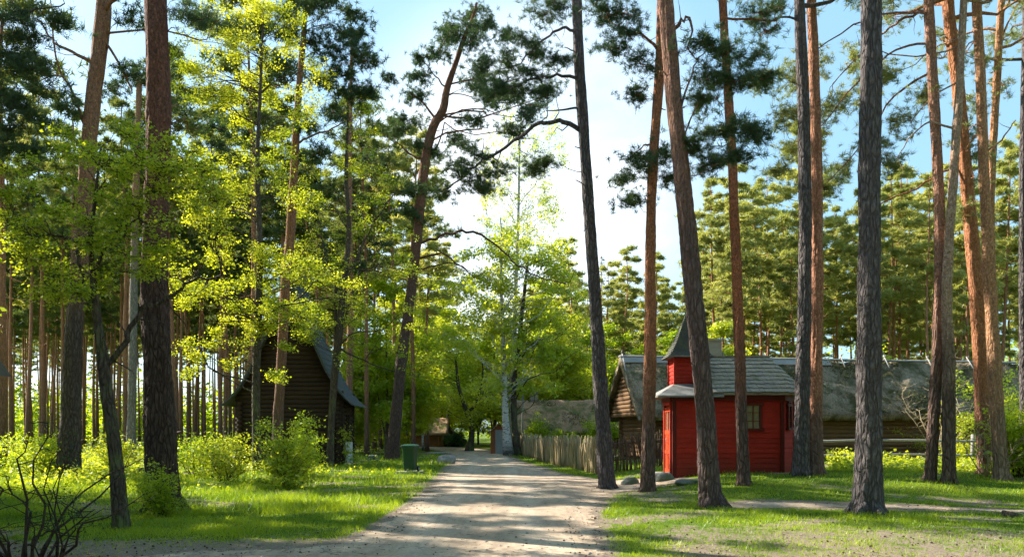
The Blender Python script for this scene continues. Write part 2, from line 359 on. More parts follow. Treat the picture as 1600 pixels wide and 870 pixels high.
def path_mat():
    m = NT('sandy_gravel'); v = m.pos(); vs = m.pos((1, .5, 1))
    at = m.n('ShaderNodeAttribute'); at.attribute_name = 'edge'
    a = m.noise(v, .7, 5, .6); b = m.noise(v, 22, 5, .75); c3 = m.noise(vs, 4, 4, .6); lng = m.noise(m.pos((1.6, .16, 1)), 2.2, 4, .6, .6); mid = m.noise(v, 6.5, 4, .65)
    rt = m.n('ShaderNodeAttribute'); rt.attribute_name = 'rut'
    c = m.mix(m.mr(a, .35, .65), (.44, .325, .23), (.55, .43, .315)); c = m.mix(m.mr(c3, .45, .7, 0, .5), c, (.30, .235, .18))
    c = m.mix(m.mr(lng, .42, .62, 0, .55), c, (.27, .205, .15)); c = m.mix(m.mr(mid, .50, .68, 0, .45), c, (.24, .185, .14)); c = m.mix(m.math('MULTIPLY', rt.outputs['Fac'], m.mr(mid, .3, .7, 1, .5)), c, (.60, .49, .385)); c = m.mix(m.mr(b, .54, .66, 0, .7), c, (.17, .13, .10)); c = m.mix(m.mr(b, .25, .38, .45, 0), c, (.58, .49, .39))
    vo = m.vor(v, 26, 'F1'); peb = m.mr(vo, .10, .22, 1, 0); sel = m.mr(m.noise(v, 7, 2), .55, .6)
    c = m.mix(m.math('MULTIPLY', peb, m.math('MULTIPLY', sel, .6)), c, (.3, .28, .27))
    n = m.n('ShaderNodeBsdfPrincipled'); n.inputs['Roughness'].default_value = .97; n.inputs['Specular IOR Level'].default_value = .08
    m.l(c, n.inputs['Base Color']); bp = m.n('ShaderNodeBump'); bp.inputs['Strength'].default_value = .8; bp.inputs['Distance'].default_value = .03
    m.l(m.math('ADD', m.math('ADD', b, m.math('MULTIPLY', peb, .6)), m.math('MULTIPLY', c3, 1.5)), bp.inputs['Height']); m.l(bp.outputs[0], n.inputs['Normal'])
    tr = m.n('ShaderNodeBsdfTransparent'); mx = m.n('ShaderNodeMixShader')
    th = m.math('ADD', at.outputs['Fac'], m.math('MULTIPLY', m.math('SUBTRACT', m.math('ADD', m.noise(v, 2.1, 6, .72), m.math('MULTIPLY', b, .5)), .75), 2.2))
    m.l(m.mr(th, .42, .56), mx.inputs[0]); m.l(tr.outputs[0], mx.inputs[1]); m.l(n.outputs[0], mx.inputs[2]); m.l(mx.outputs[0], m.out.inputs[0]); return m.m

# ------------------------------------------------------------------ ground and paths
def poly_world(px): return np.array([[G(a, b).x, G(a, b).y] for a, b in px])
MAIN = np.vstack([np.array([[-4.2, 1.0]]), poly_world([(-200, 900), (90, 888), (180, 872), (330, 860), (450, 858), (545, 846), (592, 824), (622, 802), (652, 782), (678, 762), (695, 742), (712, 724), (708, 712), (694, 705), (670, 700.5), (640, 698.2),
       (640, 696.3), (680, 697.2), (715, 698.6), (740, 699.8), (762, 702.5), (774, 706.5), (793, 713), (826, 726), (862, 738), (920, 748), (1046, 746), (1070, 752), (1000, 762), (945, 772), (925, 800), (930, 840), (960, 900)]), np.array([[2.2, 1.0]])])
RIGHT = poly_world([(1120, 786), (1200, 783), (1300, 786), (1420, 789), (1620, 797), (1750, 806), (1620, 801), (1400, 794), (1250, 793), (1130, 793)])
def sdist(poly, X, Y):
    """signed distance (negative inside), vectorised"""
    d = np.full(X.shape, 1e9); inside = np.zeros(X.shape, bool); n = len(poly)
    for i in range(n):
        a = poly[i]; b = poly[(i + 1) % n]; e = b - a
        t = np.clip(((X - a[0]) * e[0] + (Y - a[1]) * e[1]) / max((e ** 2).sum(), 1e-9), 0, 1)
        d = np.minimum(d, np.hypot(X - a[0] - t * e[0], Y - a[1] - t * e[1]))
        c = (a[1] > Y) != (b[1] > Y)
        with np.errstate(divide='ignore', invalid='ignore'):
            xi = (b[0] - a[0]) * (Y - a[1]) / (b[1] - a[1] if b[1] != a[1] else 1e-9) + a[0]
        inside ^= c & (X < xi)
    return np.where(inside, -d, d)
def axis(lo, hi, step, far, grow=1.18):
    c = list(np.arange(lo, hi + 1e-6, step)); s = step; v = hi; a = []
    while v < far: s *= grow; v += s; a.append(v)
    s = step; v = lo; b = []
    while v > -far: s *= grow; v -= s; b.append(v)
    return np.array(b[::-1] + c + a)
def bare_fn(X, Y):
    b = np.zeros(X.shape)
    b = np.maximum(b, 1.1 * np.clip(1 - (sdist(MAIN, X, Y)) / np.clip(Y * .03, .45, .7), 0, 1) ** 1.4)
    b = np.maximum(b, np.clip(.9 - sdist(RIGHT, X, Y) / .7, 0, .9))
    right = np.clip((X - 1.0) / 1.5, 0, 1) * np.clip((14.8 - Y) / 2.2, 0, 1)
    b = np.maximum(b, right * .60)
    b = np.maximum(b, .75 * np.clip(np.sin(X * 1.1 + 2 * np.sin(Y * .7)) * np.sin(Y * .9 + 1.5 * np.sin(X * .8)), 0, 1) ** 1.5)
    left = np.clip((-X + 0) / 2, 0, 1) * np.clip((12.6 - Y) / 1.3, 0, 1)
    b = np.maximum(b, left * .8)
    b = np.maximum(b, .55 * np.exp(-((X - 3.4) ** 2 / 3 + (Y - 20) ** 2 / 6)))
    return b
def grid_obj(name, xs, ys, mat, keep=None, dz=0.0, attr=None, vals=None, rut=None):
    X, Y = np.meshgrid(xs, ys); nx, ny = len(xs), len(ys)
    Z = np.array([[gz(x, y) for x in xs] for y in ys]) + dz
    V = np.stack([X, Y, Z], -1).reshape(-1, 3)
    i = np.arange((nx * ny)).reshape(ny, nx); q = np.stack([i[:-1, :-1], i[:-1, 1:], i[1:, 1:], i[1:, :-1]], -1).reshape(-1, 4)
    if keep is not None:
        k = keep.reshape(-1)[q].any(axis=1); q = q[k]
        used = np.unique(q); mp_ = -np.ones(nx * ny, int); mp_[used] = np.arange(len(used)); q = mp_[q]; V = V[used]; vals = vals.reshape(-1)[used]
    me = bpy.data.meshes.new(name); me.from_pydata(V.tolist(), [], q.tolist()); me.update(); me.materials.append(mat)
    me.polygons.foreach_set('use_smooth', [True] * len(me.polygons))
    at = me.attributes.new(attr, 'FLOAT', 'POINT'); at.data.foreach_set('value', np.asarray(vals, np.float32).reshape(-1))
    if rut is not None:
        at = me.attributes.new('rut', 'FLOAT', 'POINT'); at.data.foreach_set('value', np.asarray(rut.reshape(-1)[used], np.float32))
    o = link(name, me); o['kind'] = 'structure'; return o
xs = axis(-19, 19, .3, 900); ys = axis(7, 60, .3, 900)
X, Y = np.meshgrid(xs, ys)
grid_obj('ground', xs, ys, ground_mat(), attr='bare', vals=bare_fn(X, Y))
PM = path_mat()
xs = np.arange(-16, 9, .22); ys = np.concatenate([np.arange(0, 32, .22), np.arange(32, 100, .6)])
X, Y = np.meshgrid(xs, ys); S = sdist(MAIN, X, Y); S = np.where(Y < 6, S - .0, S)
wd = np.clip(Y * .03, .35, 1.0)
ctr = np.interp(Y, [10, 15, 20, 30, 45, 60], [-.55, -.45, -.5, -.8, -1.2, -2.2]); RU = sum(np.exp(-((X - ctr - o + .15 * np.sin(Y * .5)) / .26) ** 2) for o in (-.85, .85)) * .5
grid_obj('path', xs, ys, PM, S < wd, .006, 'edge', np.clip(.5 - S / wd * .9, -.3, 1.6), RU)
xs = np.arange(3.5, 19, .2); ys = np.arange(13, 20, .15)
X, Y = np.meshgrid(xs, ys); S = sdist(RIGHT, X, Y)
grid_obj('footpath', xs, ys, PM, S < .35, .006, 'edge', np.clip(.38 - S / .35 * .8, -.3, .8))

# ------------------------------------------------------------------ foliage kit
def blade_tuft(n, L, w, seed, up=.25, flat=1.0):
    """thin needles radiating from a twig tip: (n,3,3)"""
    r = np.random.default_rng(seed); d = r.normal(size=(n, 3)); d[:, 2] = d[:, 2] * flat + up; d /= np.linalg.norm(d, axis=1)[:, None]
    s = np.cross(d, r.normal(size=(n, 3))); s /= np.linalg.norm(s, axis=1)[:, None]
    ln = L * r.uniform(.65, 1.15, n)[:, None]
    o = r.normal(size=(n, 3)) * L * .12
    return np.stack([o + s * w, o - s * w, o + d * ln], 1)
def leaf_cluster(n, R_, size, seed, droop=.0, horiz=.55):
    """separate rhombic leaves: (n,4,3)"""
    r = np.random.default_rng(seed); c = r.normal(size=(n, 3)) * R_ * np.array([1, 1, .6])
    d = r.normal(size=(n, 3)); d[:, 2] = d[:, 2] * .5 - droop; d /= np.linalg.norm(d, axis=1)[:, None]
    nm = r.normal(size=(n, 3)) * (1 - horiz) + np.array([0, 0, horiz]); s = np.cross(d, nm); s /= np.linalg.norm(s, axis=1)[:, None]
    up = np.cross(s, d); L_ = size * r.uniform(.4, 1.35, n)[:, None]; W = L_ * r.uniform(.3, .5, n)[:, None]
    return np.stack([c, c + d * L_ * .5 + s * W + up * L_ * .1, c + d * L_, c + d * L_ * .5 - s * W + up * L_ * .1], 1)
def scatter(tmpl, pos, scl, rng):
    """random z-rotation + a little tilt, returns stacked faces"""
    pos = np.asarray(pos); N = len(pos)
    if N == 0: return np.zeros((0,) + tmpl[0].shape[1:])
    which = rng.integers(0, len(tmpl), N); outl = []
    for k, t in enumerate(tmpl):
        idx = np.where(which == k)[0]
        if len(idx) == 0: continue
        a = rng.uniform(0, 2 * np.pi, len(idx)); c, s = np.cos(a), np.sin(a)
        M = np.zeros((len(idx), 3, 3)); M[:, 0, 0] = c; M[:, 0, 1] = -s; M[:, 1, 0] = s; M[:, 1, 1] = c; M[:, 2, 2] = 1
        tl = rng.normal(size=len(idx)) * .35; ct, st = np.cos(tl), np.sin(tl)
        T = np.zeros_like(M); T[:, 0, 0] = 1; T[:, 1, 1] = ct; T[:, 1, 2] = -st; T[:, 2, 1] = st; T[:, 2, 2] = ct
        M = M @ T
        sz = (np.asarray(scl)[idx] if hasattr(scl, '__len__') else np.full(len(idx), scl))
        v = np.einsum('nij,fkj->nfki', M, t) * sz[:, None, None, None] + pos[idx][:, None, None, :]
        outl.append(v.reshape(-1, *t.shape[1:]))
    return np.concatenate(outl)
T_NEAR = [blade_tuft(22, .155, .0062, s, .35) for s in range(5)]
T_MID = [blade_tuft(16, .25, .0145, 10 + s, .3) for s in range(5)]
T_FAR = [blade_tuft(10, .40, .034, 20 + s, .25) for s in range(5)]
T_VFAR = [blade_tuft(7, .8, .12, 30 + s, .2) for s in range(4)]
C_NEAR = [leaf_cluster(7, .11, .078, s) for s in range(5)]
C_MID = [leaf_cluster(8, .18, .125, 5 + s) for s in range(5)]
C_FAR = [leaf_cluster(8, .34, .22, 15 + s, .1) for s in range(5)]
C_VFAR = [leaf_cluster(7, .6, .42, 25 + s, .1) for s in range(5)]
C_DROOP = [leaf_cluster(7, .13, .13, 35 + s, .8) for s in range(5)]

def bez(a, b, c, d, n):
    return [a * (1 - t) ** 3 + b * 3 * t * (1 - t) ** 2 + c * 3 * t * t * (1 - t) + d * t ** 3 for t in [i / n for i in range(n + 1)]]
def wiggle(a, b, rng, amp=.12, n=6, sag=0.0, rise=0.0):
    """a crooked limb from a to b"""
    L_ = (b - a).length; pts = []
    ph = Vector(rng.normal(size=3))
    for i in range(n + 1):
        t = i / n; p = a.lerp(b, t); e = math.sin(math.pi * t)
        p = p + Vector((noise.noise(ph + Vector((t * 2.3, 0, 0))), noise.noise(ph + Vector((0, t * 2.3, 7))), noise.noise(ph + Vector((3, 0, t * 2.3))))) * L_ * amp * 2 * e
        p.z += e * L_ * (rise - sag); pts.append(p)
    return pts
def clump(wood, pos, c, r, rng, ntw, per, flat=.55, rt=.012, src=None):
    """twigs radiating inside a clump and the points where foliage sits"""
    src = src or c
    for i in range(ntw):
        d = Vector(rng.normal(size=3)); d.z = d.z * flat; d = d.normalized() * r * rng.uniform(.55, 1.15); d.z *= flat + .15
        e = c + d
        pts = wiggle(src, e, rng, .13, 3, rise=.05)
        if rt > 0: wood.tube(pts, [rt, rt * .8, rt * .6, rt * .35], 3, cap=False)
        for k in range(per):
            t = rng.uniform(.35, 1.08); q = src.lerp(e, t)
            sp = r * .12; pos.append((q.x + rng.normal() * sp, q.y + rng.normal() * sp, q.z + rng.normal() * sp * .6))

KIND = {
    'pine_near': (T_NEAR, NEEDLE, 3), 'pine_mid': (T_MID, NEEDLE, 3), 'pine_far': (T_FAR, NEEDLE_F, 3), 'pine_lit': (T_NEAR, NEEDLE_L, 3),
    'leaf_near': (C_NEAR, LEAF_G, 4), 'leaf_mid': (C_MID, LEAF_Y, 4), 'leaf_far': (C_FAR, LEAF_G, 4), 'birch': (C_DROOP, LEAF_B, 4), 'leaf_midg': (C_MID, LEAF_G, 4), 'leaf_neary': (C_NEAR, LEAF_Y, 4),
    'leaf_fary': (C_FAR, LEAF_Y, 4), 'spruce': (T_FAR, SPRUCE, 3)}

def hero(name, label, cat, base, pts, bark, kind=None, clumps=(), limbs=(), stubs=(), top=None, Yb=None, seed=0,
         sides=16, ntw=7, per=3, crown=None, flare=1.12, scl=1.0, flat=.6, wob=.16, group=None, jit=.5, lean_y=0.0, sub=.45, twig=.012):
    """a tree seen in the photograph. base: pixel of the foot; pts: (px, py, width px) up the trunk; clumps: (px, py, r px[, depth m])"""
    rng = np.random.default_rng(100 + seed)
    b = G(*base) if Yb is None else base_at(base[0], Yb)
    Yd = b.y; root = thing(name, label, cat, b, 0, group)
    k = Yd / F
    tr = [(Vector((0, 0, -.15)), pts[0][2] * k / 2)]
    for (px, py, wd_) in pts[1:]:
        q = P(px, py, Yd) - b; q.y += lean_y * q.z; tr.append((q, wd_ * k / 2))
    if top:                                                          # continuation above the frame: (height, dx, radius)
        q = tr[-1][0].copy(); last = tr[-1][1]; prev = tr[-2][0]
        dirv = (q - prev).normalized(); n = 4
        for i in range(1, n + 1):
            t = i / n; z = q.z + (top[0] - q.z) * t
            tr.append((Vector((q.x + dirv.x * (z - q.z) * .6 + (top[1] if len(top) > 1 else 0) * t, q.y + (z - q.z) * lean_y, z)), last * (1 - .8 * t)))
    # resample smoothly
    def catm(p0, p1, p2, p3, t): return .5 * ((2 * p1) + (p2 - p0) * t + (2 * p0 - 5 * p1 + 4 * p2 - p3) * t * t + (3 * p1 - p0 - 3 * p2 + p3) * t ** 3)
    path, rad = [], []
    for i in range(len(tr) - 1):
        a = tr[max(i - 1, 0)][0]; c0 = tr[i][0]; c1 = tr[i + 1][0]; d = tr[min(i + 2, len(tr) - 1)][0]
        n = max(2, int((c1 - c0).length / ((.045 if c0.z < 6 and 'pine' in name else .12) if Yd < 26 else .3)))
        for j in range(n): path.append(catm(a, c0, c1, d, j / n)); rad.append(tr[i][1] + (tr[i + 1][1] - tr[i][1]) * j / n)
    path.append(tr[-1][0]); rad.append(tr[-1][1])
    rad = [r * (1 + (flare - 1) * math.exp(-max(p.z, 0) / (.9 * pts[0][2] * k))) for r, p in zip(rad, path)]
    wood = MB(); wood.tube(path, rad, 44 if (Yd < 26 and 'pine' in name) else sides, wob=wob, seed=seed * 3.7, plate=(.016 if (Yd < 26 and 'pine' in name) else 0))
    # root toes
    if Yd < 40 and 'leaf' not in (kind or ''):
        for i in range(5):
            an = i * 1.26 + rng.uniform(-.4, .4); r0 = rad[0]
            d = Vector((math.cos(an), math.sin(an), 0))
            wood.tube([d * r0 * .5 + Vector((0, 0, r0 * .7)), d * r0 * .98 + Vector((0, 0, r0 * .18)), d * r0 * 1.6 + Vector((0, 0, -.09))], [r0 * .42, r0 * .28, r0 * .10], 7, wob=.2, seed=i)
    def on_trunk(z):
        i = min(range(len(path)), key=lambda i: abs(path[i].z - z)); return path[i], rad[i]
    pos = []; limbpts = []
    for lb in limbs:
        lp, wl = lb[0], lb[1]; dy = lb[2] if len(lb) > 2 else rng.uniform(-.5, .5)
        q0, r0 = on_trunk((P(lp[0][0], lp[0][1], Yd) - b).z)
        pp = [q0.copy()]
        for j, (px, py) in enumerate(lp[1:]):
            q = P(px, py, Yd) - b; q.y += dy * (j + 1) / len(lp) + q0.y; pp.append(q)
        fine = []
        for i in range(len(pp) - 1):
            a = pp[max(i - 1, 0)]; d = pp[min(i + 2, len(pp) - 1)]
            for j in range(4): fine.append(catm(a, pp[i], pp[i + 1], d, j / 4) + Vector(rng.normal(size=3)) * wl * k * .25)
        fine.append(pp[-1]); n = len(fine)
        limbpts += [(q, wl * k / 2 * (1 - .75 * i / n)) for i, q in enumerate(fine) if i > 2]
        wood.tube(fine, [wl * k / 2 * (1 - .75 * i / n) for i in range(n)], 7, wob=.15, seed=3)
        for i in range(3, n, 3):                                     # small side twigs
            d = Vector(rng.normal(size=3)).normalized() * wl * k * rng.uniform(4, 9)
            wood.tube(wiggle(fine[i], fine[i] + d, rng, .15, 3), [wl * k * .14, wl * k * .1, wl * k * .07, wl * k * .03], 4, cap=False)
    for (px0, py0, px1, py1, ws) in stubs:
        q0, r0 = on_trunk((P(px0, py0, Yd) - b).z); q1 = P(px1, py1, Yd) - b; q1.y += q0.y
        wood.tube(wiggle(q0, q1, rng, .05, 4), [ws * k / 2 * (1 - .15 * i) for i in range(5)], 5, wob=.15)
    for cl in clumps:
        px, py, rp = cl[:3]; r = rp * k; c = P(px, py, Yd) - b
        c.y += cl[3] if len(cl) > 3 else rng.uniform(-jit, jit) * r * 2.2
        # limb from the trunk
        hd = math.hypot(c.x - on_trunk(c.z)[0].x, c.y)
        zq = c.z - hd * sub + rng.uniform(-.3, .3); zq = max(zq, path[-1].z * .12)
        q0, r0 = on_trunk(min(zq, path[-1].z))
        c.y += q0.y
        if limbpts:
            ql, rl = min(limbpts, key=lambda e: (e[0] - c).length)
            if (ql - c).length < .75 * (q0 - c).length: q0, r0 = ql, rl * 1.6; c.y = ql.y + (c.y - ql.y) * .5
        lr = min(r0 * .45, max(.010, hd * .011))
        wood.tube(wiggle(q0, c, rng, .20 if 'pine' in (kind or '') else .12, 8, rise=.06), [lr * (1 - .09 * i) for i in range(9)], 5, cap=False)
        clump(wood, pos, c, r, rng, ntw, per, flat, twig)
    if crown:                                                        # above the picture: (z0, z1, spread m, n)
        z0, z1, spd, n = crown
        for i in range(n):
            z = z0 + (z1 - z0) * (i + .5) / n; q0, r0 = on_trunk(z); an = i * 2.4 + rng.uniform(-.5, .5)
            s_ = spd * (1 - .55 * (z - z0) / (z1 - z0)) * rng.uniform(.6, 1.1)
            c = q0 + Vector((math.cos(an) * s_, math.sin(an) * s_, s_ * .25))
            wood.tube(wiggle(q0, c, rng, .1, 5), [min(r0 * .5, .07) * (1 - .15 * j) for j in range(6)], 5, cap=False)
            clump(wood, pos, c, s_ * .55, rng, 9, 4, .5, .015)
    wood.build('trunk', bark, root)
    if pos and kind:
        if 'pine' in kind and Yd < 40 or seed == 14: pos = pos + [(x + rng.normal() * .16 * (1 + Yd / 60), y + rng.normal() * .16 * (1 + Yd / 60), z + rng.normal() * .08 * (1 + Yd / 60)) for x, y, z in pos]
        T, mat, kk = KIND[kind]
        link('crown', np_mesh('crown', scatter(T, pos, rng.uniform(.75, 1.25, len(pos)) * scl, rng), kk, mat), root)
    return root

# ---- generic trees, built once per variant and then copied
def gen_pine(name, seed, H, cb, spread, bark=PINE2, T=T_FAR, mat=NEEDLE_F, n=34, cat='pine', dead=10, per=5, lean=.0, r=.17):
    rng = np.random.default_rng(seed); root = thing(name, 'x', cat); wood = MB(); path = []
    ph = Vector(rng.normal(size=3))
    for i in range(19):
        t = i / 18; path.append(Vector((noise.noise(ph + Vector((t * 2, 0, 0))) * .9 * t + lean * H * t, noise.noise(ph + Vector((0, t * 2, 0))) * .9 * t, H * t - .2)))
    rad = [r * (1 - .82 * (i / 18) ** 1.1) + (.08 if i == 0 else 0) for i in range(19)]
    wood.tube(path, rad, 8, wob=.1, seed=seed)
    def at(z):
        t = z / H * 18; i = min(17, int(t)); return path[i].lerp(path[i + 1], t - i), rad[i]
    pos = []
    for i in range(dead):
        z = H * rng.uniform(.18, cb + .1); q, r0 = at(z); an = rng.uniform(0, 6.28); L_ = rng.uniform(.4, 1.8)
        wood.tube(wiggle(q, q + Vector((math.cos(an) * L_, math.sin(an) * L_, rng.uniform(-.3, .2))), rng, .15, 3), [.022, .018, .013, .006], 3, cap=False)
    for i in range(n):
        t = (i + .5) / n; z = H * (cb + (1 - cb) * t); q, r0 = at(z); an = i * 2.4 + rng.uniform(-.6, .6)
        s_ = spread * (1 - .72 * t ** 1.6) * rng.uniform(.45, 1.15) * (.65 + .35 * min(1, t * 4))
        c = q + Vector((math.cos(an) * s_, math.sin(an) * s_, s_ * rng.uniform(.0, .35)))
        wood.tube(wiggle(q, c, rng, .1, 4), [min(r0 * .5, .05) * (1 - .17 * j) for j in range(5)], 4, cap=False)
        clump(wood, pos, c, s_ * .42 + .25, rng, 6, per, .4, 0)
        if s_ > 1.2: clump(wood, pos, q.lerp(c, .55) + Vector((0, 0, .15)), s_ * .3, rng, 4, per, .4, 0)
    wood.build('trunk', bark, root)
    link('crown', np_mesh('crown', scatter(T, pos, rng.uniform(.8, 1.3, len(pos)), rng), 3, mat), root)
    return root
def gen_spruce(name, seed, H, spread):
    rng = np.random.default_rng(seed); root = thing(name, 'x', 'spruce'); wood = MB()
    wood.tube([Vector((0, 0, -.2)), Vector((.1, 0, H * .5)), Vector((0, 0, H))], [.2, .12, .02], 8)
    pos = []; n = int(H * 7)
    for i in range(n):
        t = i / n; z = H * (.1 + .9 * t); s_ = spread * (1 - t) ** .85 * rng.uniform(.7, 1.1) + .12; an = i * 2.4
        for k in range(max(2, int(s_ * 5))):
            u = (k + 1) / max(2, int(s_ * 5)); q = Vector((math.cos(an), math.sin(an), 0)) * s_ * u
            pos.append((q.x + rng.normal() * .12, q.y + rng.normal() * .12, z - s_ * u * .35 + u * u * s_ * .15))
    wood.build('trunk', PINE2, root)
    link('crown', np_mesh('crown', scatter([t * np.array([1, 1, .5]) for t in T_FAR], pos, rng.uniform(.6, 1.0, len(pos)), rng), 3, SPRUCE), root)
    return root
def gen_leafy(name, seed, H, spread, bark=BROWN, T=C_FAR, mat=LEAF_G, cb=.2, n=46, cat='tree', per=5, r=.13, forks=3, sub=.9):
    rng = np.random.default_rng(seed); root = thing(name, 'x', cat); wood = MB(); stems = []
    for f in range(forks):
        ph = Vector(rng.normal(size=3)) * 3; an = f * 6.28 / forks + rng.uniform(-.4, .4); path = []
        tilt = 0 if f == 0 else rng.uniform(.12, .24); z0 = 0 if f == 0 else H * rng.uniform(.08, .25)
        st = stems[0][0][int(z0 / H * 14)] if f else Vector((0, 0, -.2))
        hh = (H - z0) * (1 if f == 0 else rng.uniform(.6, .9))
        for i in range(15):
            t = i / 14; path.append(st + Vector((noise.noise(ph + Vector((t * 2, 0, 0))) * H * .07 * t + math.cos(an) * tilt * hh * t, noise.noise(ph + Vector((0, t * 2, 0))) * H * .07 * t + math.sin(an) * tilt * hh * t, hh * t)))
        rr = [r * (1 if f == 0 else .55) * (1 - .85 * i / 14) for i in range(15)]; wood.tube(path, rr, 8, wob=.12, seed=seed + f); stems.append((path, rr))
    pos = []
    for i in range(n):
        path, rr = stems[i % forks]; t = cb + (1 - cb) * ((i + .5) / n); t = min(t, .98); j = int(t * 14); q = path[j]
        prof = math.sin(math.pi * min(1, (t - cb) / (1 - cb) * .8 + .18)) ** .7
        s_ = spread * prof * rng.uniform(.35, 1.1); an = rng.uniform(0, 6.28)
        c = q + Vector((math.cos(an) * s_, math.sin(an) * s_, s_ * rng.uniform(.1, .6) * sub))
        wood.tube(wiggle(q, c, rng, .1, 4, sag=.02), [max(.012, rr[j] * .4) * (1 - .18 * k) for k in range(5)], 4, cap=False)
        clump(wood, pos, c, s_ * .28 + .45, rng, 7, per, .55, .008)
        clump(wood, pos, q.lerp(c, .55), s_ * .22 + .3, rng, 4, per, .55, 0)
    wood.build('trunk', bark, root)
    link('crown', np_mesh('crown', scatter(T, pos, rng.uniform(.75, 1.2, len(pos)), rng), 4, mat), root)
    return root

# ================================================================== BUILDINGS
def clap(mb, p0, p1, z0, z1, nrm, bh=.145):
    """overlapping horizontal boards along p0-p1 (2-D), facing nrm"""
    p0 = Vector((*p0, 0)); p1 = Vector((*p1, 0)); n = Vector((*nrm, 0)).normalized(); z = z0; k = int(round((z1 - z0) / bh)); bh = (z1 - z0) / k
    for i in range(k):
        z = z0 + i * bh; e = random.uniform(-.003, .003)
        a, b = p0 + n * (.022 + e), p1 + n * (.022 + e); c, d = p1 + n * .004, p0 + n * .004
        zl = Vector((0, 0, z)); zh = Vector((0, 0, z + bh - .004))
        mb.add([a + zl, b + zl, c + zh, d + zh, p0 - n * .05 + zl, p1 - n * .05 + zl, p1 - n * .05 + zh, p0 - n * .05 + zh],
               [(0, 1, 2, 3), (4, 7, 6, 5), (0, 4, 5, 1), (3, 2, 6, 7), (0, 3, 7, 4), (1, 5, 6, 2)])
def log_wall(mb, p0, p1, z0, z1, d=.2, prof=None, ext=.22):
    """stacked round logs; prof(z) -> (t0, t1) metres along the wall when it narrows"""
    p0 = Vector((*p0, 0)); p1 = Vector((*p1, 0)); u = (p1 - p0).normalized(); L_ = (p1 - p0).length; n = int((z1 - z0) / (d * .9))
    for i in range(n):
        z = z0 + d * .5 + i * d * .9
        a, b = (-ext, L_ + ext) if prof is None else prof(z)
        if b - a < .2: continue
        m = max(3, int((b - a) / .8)); ph = random.uniform(0, 99)
        pts = [p0 + u * (a + (b - a) * j / m) + Vector((0, 0, z + .012 * noise.noise(Vector((j * .7, ph, 0))))) for j in range(m + 1)]
        mb.tube(pts, d * .5 * random.uniform(.92, 1.04), 9, wob=.1, seed=ph)
def thatch(mb, L_, half, zr, ze, t=.32, seed=0, amp=.07, step=.16):
    """thatched saddle roof along +x from 0 to L_, ridge on y = 0"""
    prof = []; n = 14
    for i in range(n + 1):
        s = i / n; prof.append((-half * (1 - s), ze + (zr - ze) * (s ** .93), 1))
    for i in range(1, n + 1):
        s = 1 - i / n; prof.append((half * (1 - s), ze + (zr - ze) * (s ** .93), 1))
    prof += [(half - .03, ze - t, 0), (0, zr - t * 1.25, 0), (-half + .03, ze - t, 0)]
    m = int(L_ / step); vs = []; fs = []; k = len(prof)
    for j in range(m + 1):
        x = L_ * j / m
        for (y, z, o) in prof:
            if o:
                d = noise.noise(Vector((x * .5 + seed, y * .7, z * .7))) * amp * 1.6 + noise.noise(Vector((x * 2.2 + seed, y * 2.5, z * 2.5))) * amp + noise.noise(Vector((x * 7, y * 8, z * 8 + seed))) * amp * .45
                vs.append((x + noise.noise(Vector((y * 4, z * 4, x))) * .04, y, z + d))
            else: vs.append((x, y, z + noise.noise(Vector((x * 3, y, seed))) * .05))
    for j in range(m):
        for i in range(k): fs.append((j * k + i, (j + 1) * k + i, (j + 1) * k + (i + 1) % k, j * k + (i + 1) % k))
    fs.append(tuple(range(k))); fs.append(tuple(range(m * k, (m + 1) * k))[::-1]); mb.smooth = True; mb.add(vs, fs); mb.smooth = False
def win(parent, name, c, w_, h_, rz, frame_m, glass_m, bars=(1, 2), fw=.06, label=None):
    """framed window facing local -y, turned by rz; frame > glass"""
    fr = MB(); rot = Matrix.Rotation(rz, 3, 'Z')
    def B(x, y, z, dx, dy, dz): fr.box(Vector(c) + rot @ Vector((x, y, z)), (dx, dy, dz), rot)
    B(-w_ / 2, -.03, 0, fw, .06, h_ + fw); B(w_ / 2, -.03, 0, fw, .06, h_ + fw); B(0, -.033, h_ / 2, w_ + fw * 2.4, .07, fw * 1.3); B(0, -.04, -h_ / 2, w_ + fw * 2.6, .09, fw * 1.1)
    for i in range(1, bars[0] + 1): B(-w_ / 2 + w_ * i / (bars[0] + 1), -.022, 0, .025, .03, h_ - fw)
    for i in range(1, bars[1] + 1): B(0, -.02, -h_ / 2 + h_ * i / (bars[1] + 1), w_ - fw, .025, .022)
    o = fr.build(name, frame_m, parent, label)
    g = MB(); g.box(Vector(c) + rot @ Vector((0, .0, 0)), (w_ - fw + .002, .012, h_ - fw * .6), rot); g.build('pane', glass_m, o)
    return o

# ---- red chapel
ZB = .24
ch = thing('chapel', 'small red wooden chapel with a shingled spire over its doorway', 'chapel', (0, 0, 0))
FP = [(4.70, 23.2), (7.83, 23.2), (8.42, 23.95), (8.42, 25.6), (7.83, 26.4), (5.9, 26.4), (5.5, 25.4), (4.70, 24.42)]
core = MB(); core.slab([(x * 1.0, y, ZB - .3) for x, y in FP], (0, 0, 2.42 + .3)); 
wl = MB()
for i in range(len(FP)):
    a, b = Vector((*FP[i], 0)), Vector((*FP[(i + 1) % len(FP)], 0)); d = (b - a).normalized(); n = (d.y, -d.x)
    wl.cur = 0; clap(wl, (a.x, a.y), (b.x, b.y), ZB + .12, 2.56, n)
    wl.slab([a + Vector((n[0] * .05, n[1] * .05, ZB - .1)), b + Vector((n[0] * .05, n[1] * .05, ZB - .1)), b + Vector((0, 0, ZB - .1)) * 1, a + Vector((0, 0, ZB - .1))], (0, 0, .22))
core.v = [((x - 6.5) * .985 + 6.5, (y - 24.8) * .985 + 24.8, z) for x, y, z in core.v]
o_ = core.v; f_ = core.f; wl.add(o_, f_)
wl.build('wall', RED, ch)
tr = MB()
